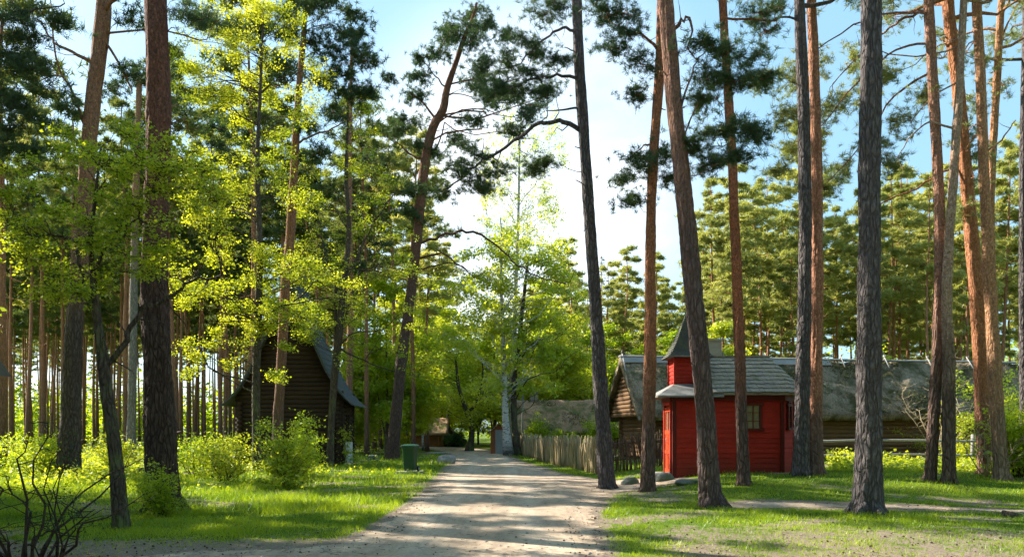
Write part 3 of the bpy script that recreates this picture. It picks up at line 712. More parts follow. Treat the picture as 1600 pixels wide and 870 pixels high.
for (x, y) in (FP[0], FP[1], FP[2], FP[7]): tr.box((x, y, ZB + 1.16), (.11, .11, 2.36))
tr.box((7.83 * .5 + 4.7 * .5, 23.14, 2.54), (3.25, .10, .16)); tr.box((4.63, 23.82, 2.50), (.12, 1.3, .14))
tr.box((8.16, 23.54, 2.54), (1.0, .08, .16), Matrix.Rotation(math.atan2(.75, .59), 3, 'Z'))
tr.build('corner_boards', RED_TRIM, ch)
# door on the sunlit side
dr = MB(); dx = 4.665; y0, y1 = 23.36, 24.22
dr.box((dx, (y0 + y1) / 2, ZB + .72), (.05, y1 - y0, 1.24))
for (z, h_) in ((ZB + .16, .12), (ZB + .72, .10), (ZB + 1.30, .12), (ZB + 1.97, .12)): dr.box((dx - .02, (y0 + y1) / 2, z), (.05, y1 - y0, h_))
for yy in (y0 + .04, (y0 + y1) / 2, y1 - .04): dr.box((dx - .016, yy, ZB + 1.05), (.045, .09, 1.92))
door = dr.build('door', DOOR, ch, 'sunlit orange red double door')
for k, yy in enumerate((y0 + .23, y1 - .23)):
    g = MB(); g.box((dx - .004, yy, ZB + 1.64), (.02, .30, .56)); g.build('pane', GLASSW, door)
hd = MB(); hd.tube([(dx - .05, y0 + .40, ZB + .98), (dx - .09, y0 + .40, ZB + 1.0), (dx - .09, y0 + .40, ZB + 1.12), (dx - .05, y0 + .40, ZB + 1.14)], .01, 6); hd.build('handle', METAL, door)
fr = MB()
for yy in (y0 - .05, y1 + .05): fr.box((dx - .02, yy, ZB + 1.06), (.10, .09, 2.10))
fr.box((dx - .025, (y0 + y1) / 2, ZB + 2.14), (.11, y1 - y0 + .22, .10)); fr.build('door_frame', RED, ch)
win(ch, 'window', (6.98, 23.2 - .024, 1.99), .44, .74, 0, RED_TRIM, GLASSW, (1, 2), .07)
a2 = math.atan2(.75, .59); mx_, my_ = (7.83 + 8.42) / 2 + .02, (23.2 + 23.95) / 2 - .02
win(ch, 'window', (mx_, my_, 1.99), .26, .70, a2, RED_TRIM, GLASS, (1, 2), .06, 'narrow arched window in the apse')
ar = MB(); rot = Matrix.Rotation(a2, 3, 'Z')
for i in range(7):
    t0 = math.pi * i / 6; ar.box(Vector((mx_, my_, 2.34)) + rot @ Vector((math.cos(t0) * .13, -.03, math.sin(t0) * .10)), (.06, .05, .06), rot)
ar.build('window_arch', RED_TRIM, ch)
# shingled main roof: real overlapping shingles
rf = MB(); rr_ = random.Random(3)
EZ, RZ_ = 2.68, 3.87; EY, RY = 22.84, 24.85
nc = 9
def shingle_plane(e0, e1, r0, r1, nc, wsh=.13, th=.018, over=1.5):
    e0, e1, r0, r1 = map(Vector, (e0, e1, r0, r1)); up = ((r0 + r1) / 2 - (e0 + e1) / 2); n = (e1 - e0).cross(up).normalized()
    if n.z < 0: n = -n
    cl = up.length / nc; un = up.normalized()
    rf.slab([e0 - n * .02, e1 - n * .02, r1 - n * .02, r0 - n * .02], n * -.06)
    for c in range(nc):
        t = c / nc; t2 = (c + 1) / nc; a = e0.lerp(r0, t); b = e1.lerp(r1, t); a2_ = e0.lerp(r0, t2); b2_ = e1.lerp(r1, t2)
        m = max(1, int((b - a).length / wsh))
        for i in range(m):
            u0, u1 = i / m, (i + 1) / m - .06 / m; dn = un * (rr_.uniform(-.035, .012))
            lift = n * (th * 1.7 + rr_.uniform(-.004, .008))
            p = [a.lerp(b, u0) + dn + lift, a.lerp(b, u1) + dn + lift, a2_.lerp(b2_, u1) + n * .006, a2_.lerp(b2_, u0) + n * .006]
            rf.slab(p, n * -th)
shingle_plane((5.35, EY, EZ), (8.05, EY, EZ), (5.35, RY, RZ_), (7.95, RY, RZ_), nc)
shingle_plane((8.05, EY, EZ), (8.80, 23.8, EZ), (7.95, RY, RZ_), (7.97, RY, RZ_), nc)
shingle_plane((8.80, 23.8, EZ), (8.80, 25.8, EZ), (7.97, RY - .01, RZ_), (7.97, RY + .01, RZ_), nc)
shingle_plane((8.80, 25.8, EZ), (8.05, 26.86, EZ), (7.97, RY, RZ_), (7.95, RY, RZ_), nc)
shingle_plane((8.05, 26.86, EZ), (5.35, 26.86, EZ), (7.95, RY, RZ_), (5.35, RY, RZ_), nc)
rf.box((6.65, RY, RZ_ + .02), (2.7, .16, .05)); rf.build('roof', SHINGLE, ch)
# skirt roof round the turret
sk = MB(); A = [(4.17, 22.80), (6.05, 22.80), (6.05, 24.95), (5.35, 25.5), (4.17, 24.95)]; tx0, tx1, ty0, ty1 = 4.83, 5.70, 23.70, 24.57
Bp = [(tx0, ty0), (tx1, ty0), (tx1, ty1), (tx1, ty1), (tx0, ty1)]
for i in range(5):
    j = (i + 1) % 5; zt = 2.98
    sk.slab([(*A[i], 2.60), (*A[j], 2.60), (*Bp[j], zt), (*Bp[i], zt)], (0, 0, -.05))
sk.build('porch_roof', GREY_L, ch)
tu = MB()
for (p, q, n) in (((tx0, ty0), (tx1, ty0), (0, -1)), ((tx1, ty0), (tx1, ty1), (1, 0)), ((tx1, ty1), (tx0, ty1), (0, 1)), ((tx0, ty1), (tx0, ty0), (-1, 0))): clap(tu, p, q, 2.9, 3.86, n, .12)
tu.box(((tx0 + tx1) / 2, (ty0 + ty1) / 2, 3.3), (.8, .8, 1.2))
for x in (tx0, tx1):
    for y in (ty0, ty1): tu.box((x, y, 3.38), (.09, .09, .98))
tu.build('turret', RED, ch)
sp = MB(); cx_, cy_ = (tx0 + tx1) / 2, (ty0 + ty1) / 2; n = 16; hs = []
def spw(t): return .54 * (1 - t) ** .95 + .13 * math.exp(-t * 9)
for i in range(n):
    t0, t1 = i / n, (i + 1) / n; z0_, z1_ = 3.76 + 1.36 * t0, 3.76 + 1.36 * t1; a, b = spw(t0) + .012, spw(t1) - .004
    vs = [(cx_ + sx * r, cy_ + sy * r, z) for r, z in ((a, z0_), (max(b, .01), z1_)) for sx, sy in ((-1, -1), (1, -1), (1, 1), (-1, 1))]
    sp.add(vs, [(3, 2, 1, 0), (4, 5, 6, 7), (0, 1, 5, 4), (1, 2, 6, 5), (2, 3, 7, 6), (3, 0, 4, 7)])
sp.build('spire', SHINGLE_D, ch)
stp = MB(); stp.box((4.35, 23.8, ZB - .02), (.55, 1.2, .22)); stp.build('doorstep', STONE, ch)

# ---- brick chimney of the log house, log house with grey thatch behind the chapel
lh = thing('log_house', 'long log farmhouse with grey mossy thatched roof behind the red chapel', 'house', (4.9, 36.5, .3), R(9.5))
LH = 20.6
wb = MB(); log_wall(wb, (.85, -2.05), (LH - .6, -2.05), 0, 2.35, .21); log_wall(wb, (.85, -2.05), (.85, 2.05), .1, 2.4, .21); log_wall(wb, (LH - .6, 2.05), (.85, 2.05), 0, 2.35, .21); log_wall(wb, (LH - .6, -2.05), (LH - .6, 2.05), .1, 2.4, .21)
wb.build('wall', LOG, lh)
gb = MB(); 
def gprof(z):
    h = 2.35 * (1 - (z - 1.95) / 2.35); return (2.35 - h, 2.35 + h)
log_wall(gb, (.32, -2.35), (.32, 2.35), 1.9, 4.2, .21, gprof); gb.build('gable', LOG, lh)
dk = MB(); dk.box((LH / 2, 0, 1.2), (LH - 2.2, 3.8, 2.3)); dk.build('interior', LOG_D, lh)
tb = MB(); thatch(tb, LH, 2.65, 4.62, 2.02, .30, 5, .11); roof = tb.build('roof', THATCH, lh)
rb = MB(); rb.smooth = True
for sgn in (-1, 1): rb.tube([(x, sgn * .10, 4.66 + .02 * noise.noise(Vector((x, sgn, 0)))) for x in np.arange(0, LH, .6)], .055, 6, wob=.15)
rb.slab([(0, -.38, 4.36), (LH * .5, -.38, 4.36), (LH * .5, 0, 4.70), (0, 0, 4.70)], (0, 0, .04)); rb.build('ridge_board', GREY_W, roof)
for i, xx in enumerate((0.12, 5.0, 7.15, 9.6, 11.0, 13.3, 15.6, 17.8)):
    cp = MB(); a = .16
    cp.tube([(xx - a, -.62 if i else -1.5, 4.28 if i else 3.2), (xx + a * .2, .12, 4.92)], [.035, .028], 6); cp.tube([(xx + a, .62, 4.28), (xx - a * .2, -.12, 4.92)], [.035, .028], 6); cp.build('ridge_pole', GREY_W, roof)
fb = MB(); fb.slab([(.02, -2.66, 1.86), (.02, -2.66, 1.74), (.02, 0, 4.28), (.02, 0, 4.5)], (.09, 0, 0)); fb.slab([(.02, 2.66, 1.86), (.02, 2.66, 1.74), (.02, 0, 4.28), (.02, 0, 4.5)], (.09, 0, 0)); fb.build('verge_board', GREY_W, lh)
cm = MB(); cm.box((4.55, 0.1, 4.95), (.62, .62, 1.0)); cm.box((4.55, .1, 5.48), (.72, .72, .10)); cm.build('chimney', BRICK, lh)

def reeds(parent, L_, half, zr, ze, n, mat, seed, moss=LEAF_DARK):
    r = np.random.default_rng(seed); u = r.uniform(0, L_, n); t = r.uniform(0, 1, n) ** 1.1; t[: n // 4] = r.uniform(0, .035, n // 4); sg = np.where(r.uniform(0, 1, n) < .8, -1, 1)
    y = sg * half * (1 - t); z = ze + (zr - ze) * t ** .93 + .03; sl = np.array([0, 1, -(zr - ze) / half]); sl = sl / np.linalg.norm(sl)
    ln = r.uniform(.10, .30, n)[:, None]; d = np.stack([r.normal(size=n) * .25, sg * sl[1], np.full(n, sl[2]) + r.uniform(0, .35, n)], 1); o = np.stack([u, y, z], 1)
    s_ = np.stack([np.full(n, .012), r.normal(size=n) * .004, r.normal(size=n) * .006], 1); V = np.stack([o - s_, o + s_, o + d * ln], 1)
    link('reed_ends', np_mesh('reed_ends', V, 3, mat), parent)
    cl = np.sin(u * 1.3 + seed) * np.sin(t * 7 + u * .5); k = np.where(cl > .25)[0][: n // 3]; P_ = np.stack([u[k] + r.normal(size=len(k)) * .1, y[k], z[k] + .03], 1)
    link('moss', np_mesh('moss', scatter([leaf_cluster(7, .07, .06, 90 + i) for i in range(3)], P_, 1.0, r), 4, MOSS), parent)
MOSS = leaf_mat('roof_moss', (.05, .06, .018), (.11, .11, .035), .1)
reeds(roof, LH, 2.65, 4.62, 2.02, 15000, THATCH, 3)

# ---- thatched house farther down, behind the wattle fence
th = thing('thatched_house', 'low thatched house with reddish mossy roof behind the wattle fence', 'house', (0.1, 62, 0), R(-2))
a = MB(); log_wall(a, (.5, -2.2), (9.6, -2.2), 0, 1.7, .24); log_wall(a, (.5, -2.2), (.5, 2.2), .1, 1.7, .24); log_wall(a, (9.6, -2.2), (9.6, 2.2), .1, 1.7, .24)
def gp2(z): h = 2.2 * (1 - (z - 1.5) / 2.1); return (2.2 - h, 2.2 + h)
log_wall(a, (.5, -2.2), (.5, 2.2), 1.6, 3.5, .24, gp2); a.build('wall', LOG, th)
a = MB(); thatch(a, 10.2, 2.9, 3.95, 1.50, .28, 11, .09, .2); r2 = a.build('roof', THATCH_P, th)
reeds(r2, 10.2, 2.9, 3.95, 1.50, 6000, THATCH_P, 5)
a = MB(); a.box((1.6, .1, 4.1), (.6, .5, .9)); a.box((1.6, .1, 4.58), (.7, .6, .1)); a.build('chimney', BRICK, r2)

# ---- small sheds at the end of the fence
def shed(name, label, loc, rz, w_, d_, hw, hr, mw, md, mr_, door=True):
    t = thing(name, label, 'shed', loc, rz); m = MB()
    def planks(p, q, z1, zf=None):
        p, q = Vector((*p, 0)), Vector((*q, 0)); k = max(2, int((q - p).length / .14)); u = (q - p) / k; nn = Vector((u.y, -u.x, 0)).normalized()
        for i in range(k):
            c = p + u * (i + .5); h_ = z1 if zf is None else zf((i + .5) / k)
            m.box(c + nn * random.uniform(0, .012) + Vector((0, 0, h_ / 2)), (u.length * .96, .03, h_), Matrix.Rotation(math.atan2(u.y, u.x), 3, 'Z'))
    g = lambda s: hw + (hr - hw) * (1 - abs(2 * s - 1))
    planks((0, 0), (w_, 0), 0, g); planks((w_, d_), (0, d_), 0, g); planks((w_, 0), (w_, d_), hw); planks((0, d_), (0, 0), hw); m.build('wall', mw, t)
    m = MB(); o = .2; k = (hr - hw) / (w_ / 2)
    for s in (-1, 1):
        x0 = w_ / 2 + s * (w_ / 2 + o); m.slab([(x0, -o, hw - k * o + .03), (x0, d_ + o, hw - k * o + .03), (w_ / 2, d_ + o, hr + .03), (w_ / 2, -o, hr + .03)], (0, 0, .07))
    m.build('roof', mr_, t)
    if door:
        m = MB(); m.box((w_ * .52, -.03, .85), (w_ * .5, .04, 1.65)); m.box((w_ * .52, -.055, .5), (w_ * .5, .03, .08)); m.box((w_ * .52, -.055, 1.3), (w_ * .5, .03, .08)); m.build('door', md, t)
    return t
shed('plank_shed', 'tiny brown plank shed with blue grey door at the end of the wattle fence', base_at(767, 56), 0, 1.15, 1.8, 1.55, 2.1, BROWN_P, BLUE_P, THATCH_P)
shed('distant_shed', 'dark little shed beside the distant orange log cabin', base_at(684, 82), 0, 1.7, 2.2, 1.3, 2.2, LOG_D, LOG_D, THATCH)
lc = thing('log_cabin', 'distant orange log cabin with pale thatched roof left of the path', 'house', base_at(622, 78), 0)
a = MB(); log_wall(a, (.2, 0), (4.0, 0), 0, 1.35, .2); log_wall(a, (.2, 0), (.2, 3), .1, 1.35, .2); log_wall(a, (4.0, 0), (4.0, 3), .1, 1.35, .2); log_wall(a, (.2, 3), (4, 3), 0, 1.35, .2); a.build('wall', LOG_O, lc)
a = MB(); thatch(a, 5.4, 2.1, 1.95, .45, .2, 21, .07, .25); a.v = [(x - .5, y + 1.5, z + .85) for x, y, z in a.v]; a.build('roof', THATCH_P, lc)

# ---- steep-roofed log tower house in the left trees
st = thing('steep_log_house', 'dark log house with very steep curved shingle roof among the left trees', 'house', (-10.0, 36, 0), R(1.5))
PR = [(2.95, 2.72), (2.55, 3.05), (2.10, 3.62), (1.70, 4.30), (1.30, 5.2), (.92, 5.95), (.60, 6.8), (.32, 7.6), (.0, 8.5)]
def hwid(z):
    if z <= PR[2][1]: return 2.2
    for (w0, z0_), (w1, z1_) in zip(PR, PR[1:]):
        if z0_ <= z <= z1_: return w0 + (w1 - w0) * (z - z0_) / (z1_ - z0_)
    return 0
DP = 2.9
a = MB()
def p3(z): h = min(2.2, hwid(z) - .05); return (2.2 - h, 2.2 + h) if z > 3.3 else (-.2 + 0, 4.6)
log_wall(a, (-2.2, 0), (2.2, 0), 0, 8.3, .22, p3); log_wall(a, (-2.2, DP), (2.2, DP), 0, 8.3, .22, p3)
for x in (-2.2, 2.2): log_wall(a, (x, 0), (x, 1.0), .1, 3.0, .22); log_wall(a, (x, DP - .7), (x, DP), .1, 3.0, .22); log_wall(a, (x, 1.0), (x, DP - .7), .1, 1.0, .22); log_wall(a, (x, 1), (x, DP - .7), 2.3, 3.1, .22)
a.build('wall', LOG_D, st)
a = MB(); ny = 10
for s in (-1, 1):
    for (w0, z0_), (w1, z1_) in zip(PR, PR[1:]):
        ns_ = max(1, int(math.hypot(w1 - w0, z1_ - z0_) / .26))
        for i in range(ns_):
            t0, t1 = i / ns_, (i + 1) / ns_; wa, za = w0 + (w1 - w0) * t0, z0_ + (z1_ - z0_) * t0; wb_, zb_ = w0 + (w1 - w0) * t1, z0_ + (z1_ - z0_) * t1
            a.slab([(s * (wa + .035), -.45, za - .02), (s * (wa + .035), DP + .4, za - .02), (s * wb_, DP + .4, zb_ + .01), (s * wb_, -.45, zb_ + .01)], (s * -.09, 0, 0))
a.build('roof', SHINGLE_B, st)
a = MB()
for yy in (1.0, 1.55, 2.1): a.box((2.25, yy, 1.65), (.09, .09, 1.5))
a.build('posts', LOG_D, st)
a = MB(); a.box((2.42, 1.2, .58), (.04, 1.5, .95)); a.box((2.42, .5, .3), (.07, .07, .8)); a.box((2.42, 1.9, .3), (.07, .07, .8))
tag(a.build('pale_panel', WHITE), 'pale panel standing at the right side of the steep log house', 'panel').location = (-10.0, 36, 0)  # lit planking simplified to one plain pale board

# ---- corner of a hut cut by the left edge
t = thing('hut', 'mossy plank roof corner of a hut cut off by the left edge', 'hut', (-7.48, 8.6, 0))
a = MB(); a.slab([(-.02, -.3, 2.40), (-.02, 3.4, 2.40), (-1.55, 3.4, 4.6), (-1.55, -.3, 4.6)], (-.30, 0, .06)); a.slab([(-3.38, -.3, 2.40), (-3.38, 3.4, 2.40), (-1.86, 3.4, 4.6), (-1.86, -.3, 4.6)], (.02, 0, .14)); a.build('roof', shingle_mat('mossy_boards', (.13, .11, .08), (.08, .07, .05), (.05, .04, .03)), t)
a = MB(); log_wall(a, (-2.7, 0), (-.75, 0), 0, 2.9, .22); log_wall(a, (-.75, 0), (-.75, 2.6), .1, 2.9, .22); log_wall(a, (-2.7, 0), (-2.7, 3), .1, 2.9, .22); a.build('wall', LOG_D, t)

# ---- wattle fence
fe = thing('wattle_fence', 'sunlit fence of upright split branches along the right side of the path', 'fence')
def pickets(mb, A_, B_, gap, h, r, seed, lean=.1):
    rg = np.random.default_rng(seed); A_, B_ = Vector(A_), Vector(B_); u = (B_ - A_); n = int(u.length / gap); un = u.normalized(); nn = Vector((un.y, -un.x, 0))
    for i in range(n):
        p = A_ + un * (i * gap + rg.uniform(-.3, .3) * gap) + nn * rg.uniform(-.05, .05); p.z = gz(p.x, p.y) - .05
        hh = h * rg.uniform(.82, 1.12); l = un * math.sin(i * .17 * gap / .08 + seed) * lean; k = nn * rg.uniform(-.06, .06)
        rr = r * rg.uniform(.6, 1.35); pts = []
        for j in range(6):
            t_ = j / 5; pts.append(p + Vector((0, 0, hh * t_)) + l * math.sin(t_ * 3 + i * .05) * 1.0 + k * math.sin(t_ * 4) + un * noise.noise(Vector((i * .9, t_ * 2, seed))) * .05)
        mb.tube(pts, [rr, rr, rr * .95, rr * .9, rr * .8, rr * .45], 5, wob=.15, seed=i)
FA, FB, FC = Vector((.55, 52, 0)), G(938, 740), Vector((6.1, 29.6, 0))
a = MB(); pickets(a, FA, FB, .085, 1.34, .040, 1, .2); a.build('woven_pickets', PICKET, fe)
for i in range(8):
    p = FA.lerp(FB, i / 7); m = MB(); m.tube([p + Vector((.12, 0, -.1)), p + Vector((.12, .0, 1.2))], .06, 7, wob=.15); m.build('post', LOG_D, fe)
m = MB()
for z in (.4, 1.0): m.tube([FA + Vector((.09, 0, z)), FA.lerp(FB, .5) + Vector((.09, 0, z)), FB + Vector((.09, 0, z + .04))], .035, 6, wob=.1)
m.build('rail', LOG_D, fe)
f2 = thing('stick_fence', 'dark see-through fence of upright sticks joining the chapel', 'fence')
a = MB(); pickets(a, FB, FC, .052, 1.32, .028, 5, .1); a.build('pickets', PICKET_D, f2)
m = MB()
for z in (.35, .95): m.tube([FB + Vector((0, .06, z + .1)), FC + Vector((0, .06, z + .35))], .03, 6, wob=.1)
m.build('rail', PICKET_D, f2)
m = MB(); m.tube([FB + Vector((0, 0, -.1)), FB + Vector((0, 0, 1.35))], [.13, .11], 9, wob=.15); m.build('corner_post', BROWN_P, f2)
f3 = thing('rail_fence', 'low grey rail fence in front of the log wall right of the chapel', 'fence')
y3 = 28.5
for xx in (9.6, 13.1, 16.4):
    m = MB(); z = gz(xx, y3); m.tube([(xx, y3, z - .1), (xx + .02, y3, z + 1.15)], [.07, .065], 8, wob=.1); m.build('post', GREY_W, f3)
for z in (.42, .92):
    m = MB(); m.tube([(x, y3 - .08, gz(x, y3) + z + .03 * math.sin(x)) for x in np.arange(8.4, 17, .7)], .045, 7, wob=.15); m.build('rail', GREY_W, f3)

# ---- pole
pb = base_at(816, 54.5); m = MB(); m.tube([pb, pb + Vector((.05, 0, 6.2))], [.07, .045], 8, wob=.05); o = m.build('pole', GREY_W); tag(o, 'tall thin bare pole rising behind the left end of the wattle fence', 'pole')

# ================================================================== SMALL OBJECTS
# wheelie bin
bp_ = G(641, 738.5)
bn = thing('wheelie_bin', 'shade-darkened green wheelie bin standing on a slab on the grass left of the path', 'bin', bp_ + Vector((0, 0, .06)), R(-12))
def ring(w_, d_, z, r=.06, n=4):
    pts = []
    for cx2, cy2, a0 in ((w_ / 2 - r, d_ / 2 - r, 0), (-w_ / 2 + r, d_ / 2 - r, 90), (-w_ / 2 + r, -d_ / 2 + r, 180), (w_ / 2 - r, -d_ / 2 + r, 270)):
        for i in range(n): an = R(a0 + 90 * i / (n - 1)); pts.append((cx2 + math.cos(an) * r, cy2 + math.sin(an) * r, z))
    return pts
def loft(mb, rings):
    k = len(rings[0]); vs = [p for r_ in rings for p in r_]; fs = [(j * k + i, j * k + (i + 1) % k, (j + 1) * k + (i + 1) % k, (j + 1) * k + i) for j in range(len(rings) - 1) for i in range(k)]
    fs += [tuple(range(k))[::-1], tuple(range((len(rings) - 1) * k, len(rings) * k))]; mb.add(vs, fs)
a = MB(); loft(a, [ring(.38, .44, .05), ring(.40, .46, .10), ring(.47, .55, .86), ring(.48, .56, .88), ring(.54, .62, .885), ring(.54, .62, .935), ring(.50, .58, .94)]); a.box((0, -.245, .5), (.26, .012, .5)); a.build('body', BIN_G, bn)
a = MB(); loft(a, [ring(.56, .64, .942), ring(.575, .655, .96), ring(.56, .64, .99), ring(.42, .50, 1.03), ring(.2, .25, 1.04)]); lid = a.build('lid', BIN_L, bn)
a = MB(); a.tube([(-.27, .30, .97), (-.33, .36, 1.0), (-.33, .36, 1.0), (.1, .40, 1.0), (.27, .30, .97)], .018, 7); a.build('handle', BIN_L, bn)
for s in (-1, 1):
    a = MB(); 
    for (r0, x0, x1) in ((.10, -.03, .03),):
        a.tube([(s * .25 + x0, .2, .10), (s * .25 + x1, .2, .10)], .10, 18)
    wh = a.build('wheel', RUBBER, bn); a = MB(); a.tube([(s * .25 - .034, .2, .10), (s * .25 + .034, .2, .10)], .05, 12); a.build('hub', METAL, wh)
a = MB(); a.box((0, 0, 0), (1.0, .75, .09)); a.v = [(x + random.uniform(-.03, .03), y + random.uniform(-.03, .03), z) for x, y, z in a.v]
sl = a.build('bin_slab', STONE); sl.location = bp_ + Vector((0, 0, .02)); tag(sl, 'flat stone slab under the green wheelie bin', 'slab')

def boulder(label, c, d, seed, mat=STONE_M, sink=.3, name='boulder'):
    import bmesh
    bm = bmesh.new(); bmesh.ops.create_icosphere(bm, subdivisions=4, radius=1)
    for v in bm.verts:
        p = v.co.copy(); f = 1 + .28 * noise.noise(p * 1.1 + Vector((seed, 0, 0))) + .09 * noise.noise(p * 3.5 + Vector((0, seed, 0)))
        q = p * f; q.z = max(q.z, -.6); q.z = min(q.z, .78 + .1 * noise.noise(p * 2)); v.co = Vector((q.x * d[0] / 2, q.y * d[1] / 2, q.z * d[2] / 2 / .7))
    me = bpy.data.meshes.new(name); bm.to_mesh(me); bm.free(); me.materials.append(mat)
    for p in me.polygons: p.use_smooth = True
    o = link(name, me, None, Vector(c) + Vector((0, 0, d[2] * (.5 - sink)))); return tag(o, label, 'boulder')
boulder('grey rounded boulder on the grass verge beside the path beyond the bin', G(697, 724), (.95, .7, .48), 1, STONE, .15)
boulder('mossy boulder between the two slender pines left of the chapel', G(984, 756), (.5, .4, .28), 2)
boulder('dark mossy boulder by the sunlit chapel door', G(1038, 750), (.56, .45, .30), 3)
boulder('flat dark stone lying in the grass below the chapel corner', G(1078, 755), (.8, .5, .16), 4)
boulder('low dark stone at the foot of the leaning pine left of the bin', G(583, 719), (.6, .45, .4), 5, STONE_M)
boulder('flat stone slab lying in the grass just behind the round boulder', G(686, 708), (1.6, 1.0, .14), 6, STONE)
# stump and info post in the left wood
pb = G(220, 745); m = MB(); m.tube([Vector((0, 0, -.1)), Vector((0, 0, .1)), Vector((.01, 0, .32))], [.2, .16, .145], 12, wob=.2, seed=3); o = m.build('tree_stump', BROWN); o.location = pb; tag(o, 'short sawn stump in the left meadow between two big trunks', 'stump')
pb = G(1583, 806); m = MB(); m.tube([Vector((0, 0, -.1)), Vector((0, 0, .03)), Vector((.01, 0, .07))], [.24, .2, .18], 12, wob=.25, seed=5); o = m.build('tree_stump', BROWN); o.location = pb; tag(o, 'low worn stump in the lawn near the right edge', 'stump')
ib = thing('post_box', 'small dark box on a post in the shade beyond the biggest left pine', 'box', base_at(270, 38)); m = MB(); m.box((0, 0, .45), (.09, .09, 1.0)); m.build('post', LOG_D, ib)
m = MB(); m.box((0, 0, 1.2), (.5, .35, .55)); m.slab([(-.32, -.25, 1.48), (.32, -.25, 1.48), (.32, .25, 1.54), (-.32, .25, 1.54)], (0, 0, .04)); m.build('box', LOG_D, ib)

# ================================================================== TREES OF THE PHOTOGRAPH
HEROES = []
def H(*a, **k):
    o = hero(*a, **k); HEROES.append(o.location.copy()); return o
def fill(x0, x1, y0, y1, n, r0, r1, seed, poly=None):
    """n clump circles spread over a rectangle (or inside an ellipse of it)"""
    g = random.Random(seed); o = []
    cx, cy = (x0 + x1) / 2, (y0 + y1) / 2
    while len(o) < n:
        x, y = g.uniform(x0, x1), g.uniform(y0, y1)
        if ((x - cx) / (x1 - x0) * 2) ** 2 + ((y - cy) / (y1 - y0) * 2) ** 2 > 1.05: continue
        o.append((x, y, g.uniform(r0, r1)))
    return o
# right of the path
H('pine_tree', 'tall dark pine with a long arching branch at the right edge of the path', 'pine', (950, 763),
  [(950, 763, 25), (944, 700, 24), (938, 600, 21), (929, 450, 19), (915, 250, 17), (905, 100, 16), (901, 0, 15)], PINE_DARK, 'pine_near',
  clumps=[(852, 22, 34), (822, 62, 36), (792, 88, 34), (765, 104, 28), (872, 98, 24), (834, 118, 32), (800, 134, 34), (770, 152, 30), (848, 142, 20), (742, 246, 32), (708, 262, 30), (776, 268, 26), (832, 262, 24), (852, 258, 14), (690, 300, 26), (735, 280, 30), (760, 300, 18), (870, 10, 30)],
  limbs=[([(907, 50), (880, 42), (850, 58), (812, 92), (780, 100)], 5), ([(908, 124), (870, 120), (838, 126), (790, 140)], 6), ([(913, 206), (880, 190), (850, 192), (812, 214), (772, 244), (740, 262), (700, 300)], 8, -.3)],
  stubs=[(909, 172, 853, 173, 4), (914, 236, 898, 229, 3), (918, 291, 899, 281, 3), (920, 363, 911, 360, 3), (911, 80, 882, 74, 3)], top=(19.5,), crown=(14.5, 19, 3.0, 9), seed=1, ntw=9, per=5, sub=.25, jit=.3)
H('pine_tree', 'slender orange pine left of the sunlit chapel door', 'pine', (1012, 767),
  [(1012, 767, 21), (1013, 690, 20), (1016, 560, 19), (1016, 400, 16), (1020, 260, 15), (1030, 120, 14), (1034, 0, 14)], bark_mat('orange_pine_bark', (.12, .08, .065), (.24, .16, .13), (.37, .15, .07), (.24, .10, .055), 0.8, 4), 'pine_near',
  clumps=[(985, 60, 34), (955, 82, 28), (1000, 108, 30), (948, 30, 34), (1000, 145, 20), (1002, 240, 30), (978, 275, 28), (1012, 262, 30), (1042, 240, 26), (990, 312, 20), (1050, 275, 22), (930, 10, 34), (975, 20, 34)],
  limbs=[([(1024, 228), (1010, 226), (990, 240)], 4), ([(1030, 80), (1010, 60), (985, 55), (950, 40)], 5)], stubs=[(1020, 115, 1036, 112, 4), (1020, 170, 1040, 172, 3)], top=(18,), crown=(13.5, 17.5, 2.6, 7), seed=2, ntw=9, per=5, sub=.2, jit=.3)
H('pine_tree', 'stout leaning pine standing before the chapel spire', 'pine', (1113, 792),
  [(1113, 792, 38), (1107, 740, 32), (1098, 600, 29), (1078, 400, 27), (1062, 240, 25), (1050, 120, 24), (1040, 0, 22)], bark_mat('purplish_pine_bark', (.10, .07, .066), (.21, .15, .14), (.30, .15, .095), (.17, .10, .08), 4.5, 9), 'pine_near',  # bark tone lowered to carry the shade on this trunk
  clumps=[(1090, 74, 34), (1128, 84, 34), (1165, 100, 34), (1190, 122, 26), (1105, 120, 28), (1140, 128, 26), (1118, 205, 28), (1160, 200, 30), (1184, 214, 22), (1108, 255, 28), (1146, 248, 26), (1082, 230, 22), (1100, 160, 22)],
  limbs=[([(1050, 55), (1060, 38), (1072, 36), (1078, 52), (1070, 90)], 7), ([(1060, 190), (1078, 130), (1090, 90), (1110, 70)], 4), ([(1062, 230), (1100, 150), (1130, 175)], 3), ([(1046, 110), (1030, 112)], 4)],
  stubs=[(1084, 340, 1062, 336, 4), (1086, 358, 1066, 355, 3)], top=(17,), crown=(12, 16.5, 2.8, 8), seed=3, ntw=9, per=5, sub=.25, jit=.3, sides=22)
H('pine_tree', 'thin straight pine in front of the chapel front window', 'pine', (1163, 757),
  [(1163, 757, 21), (1160, 700, 18), (1157, 600, 17), (1152, 450, 15), (1144, 250, 14), (1136, 120, 13), (1129, 0, 12)], bark_mat('rusty_pine_bark', (.10, .065, .055), (.2, .13, .11), (.36, .13, .06), (.22, .085, .05), 2.0, 4.5), 'pine_near',
  clumps=[(1180, 20, 26), (1200, 40, 26), (1215, 15, 22)], limbs=[([(1250, 30), (1215, 32), (1190, 52)], 4)], top=(19,), crown=(14, 18.5, 2.6, 7), seed=4, sub=.2)
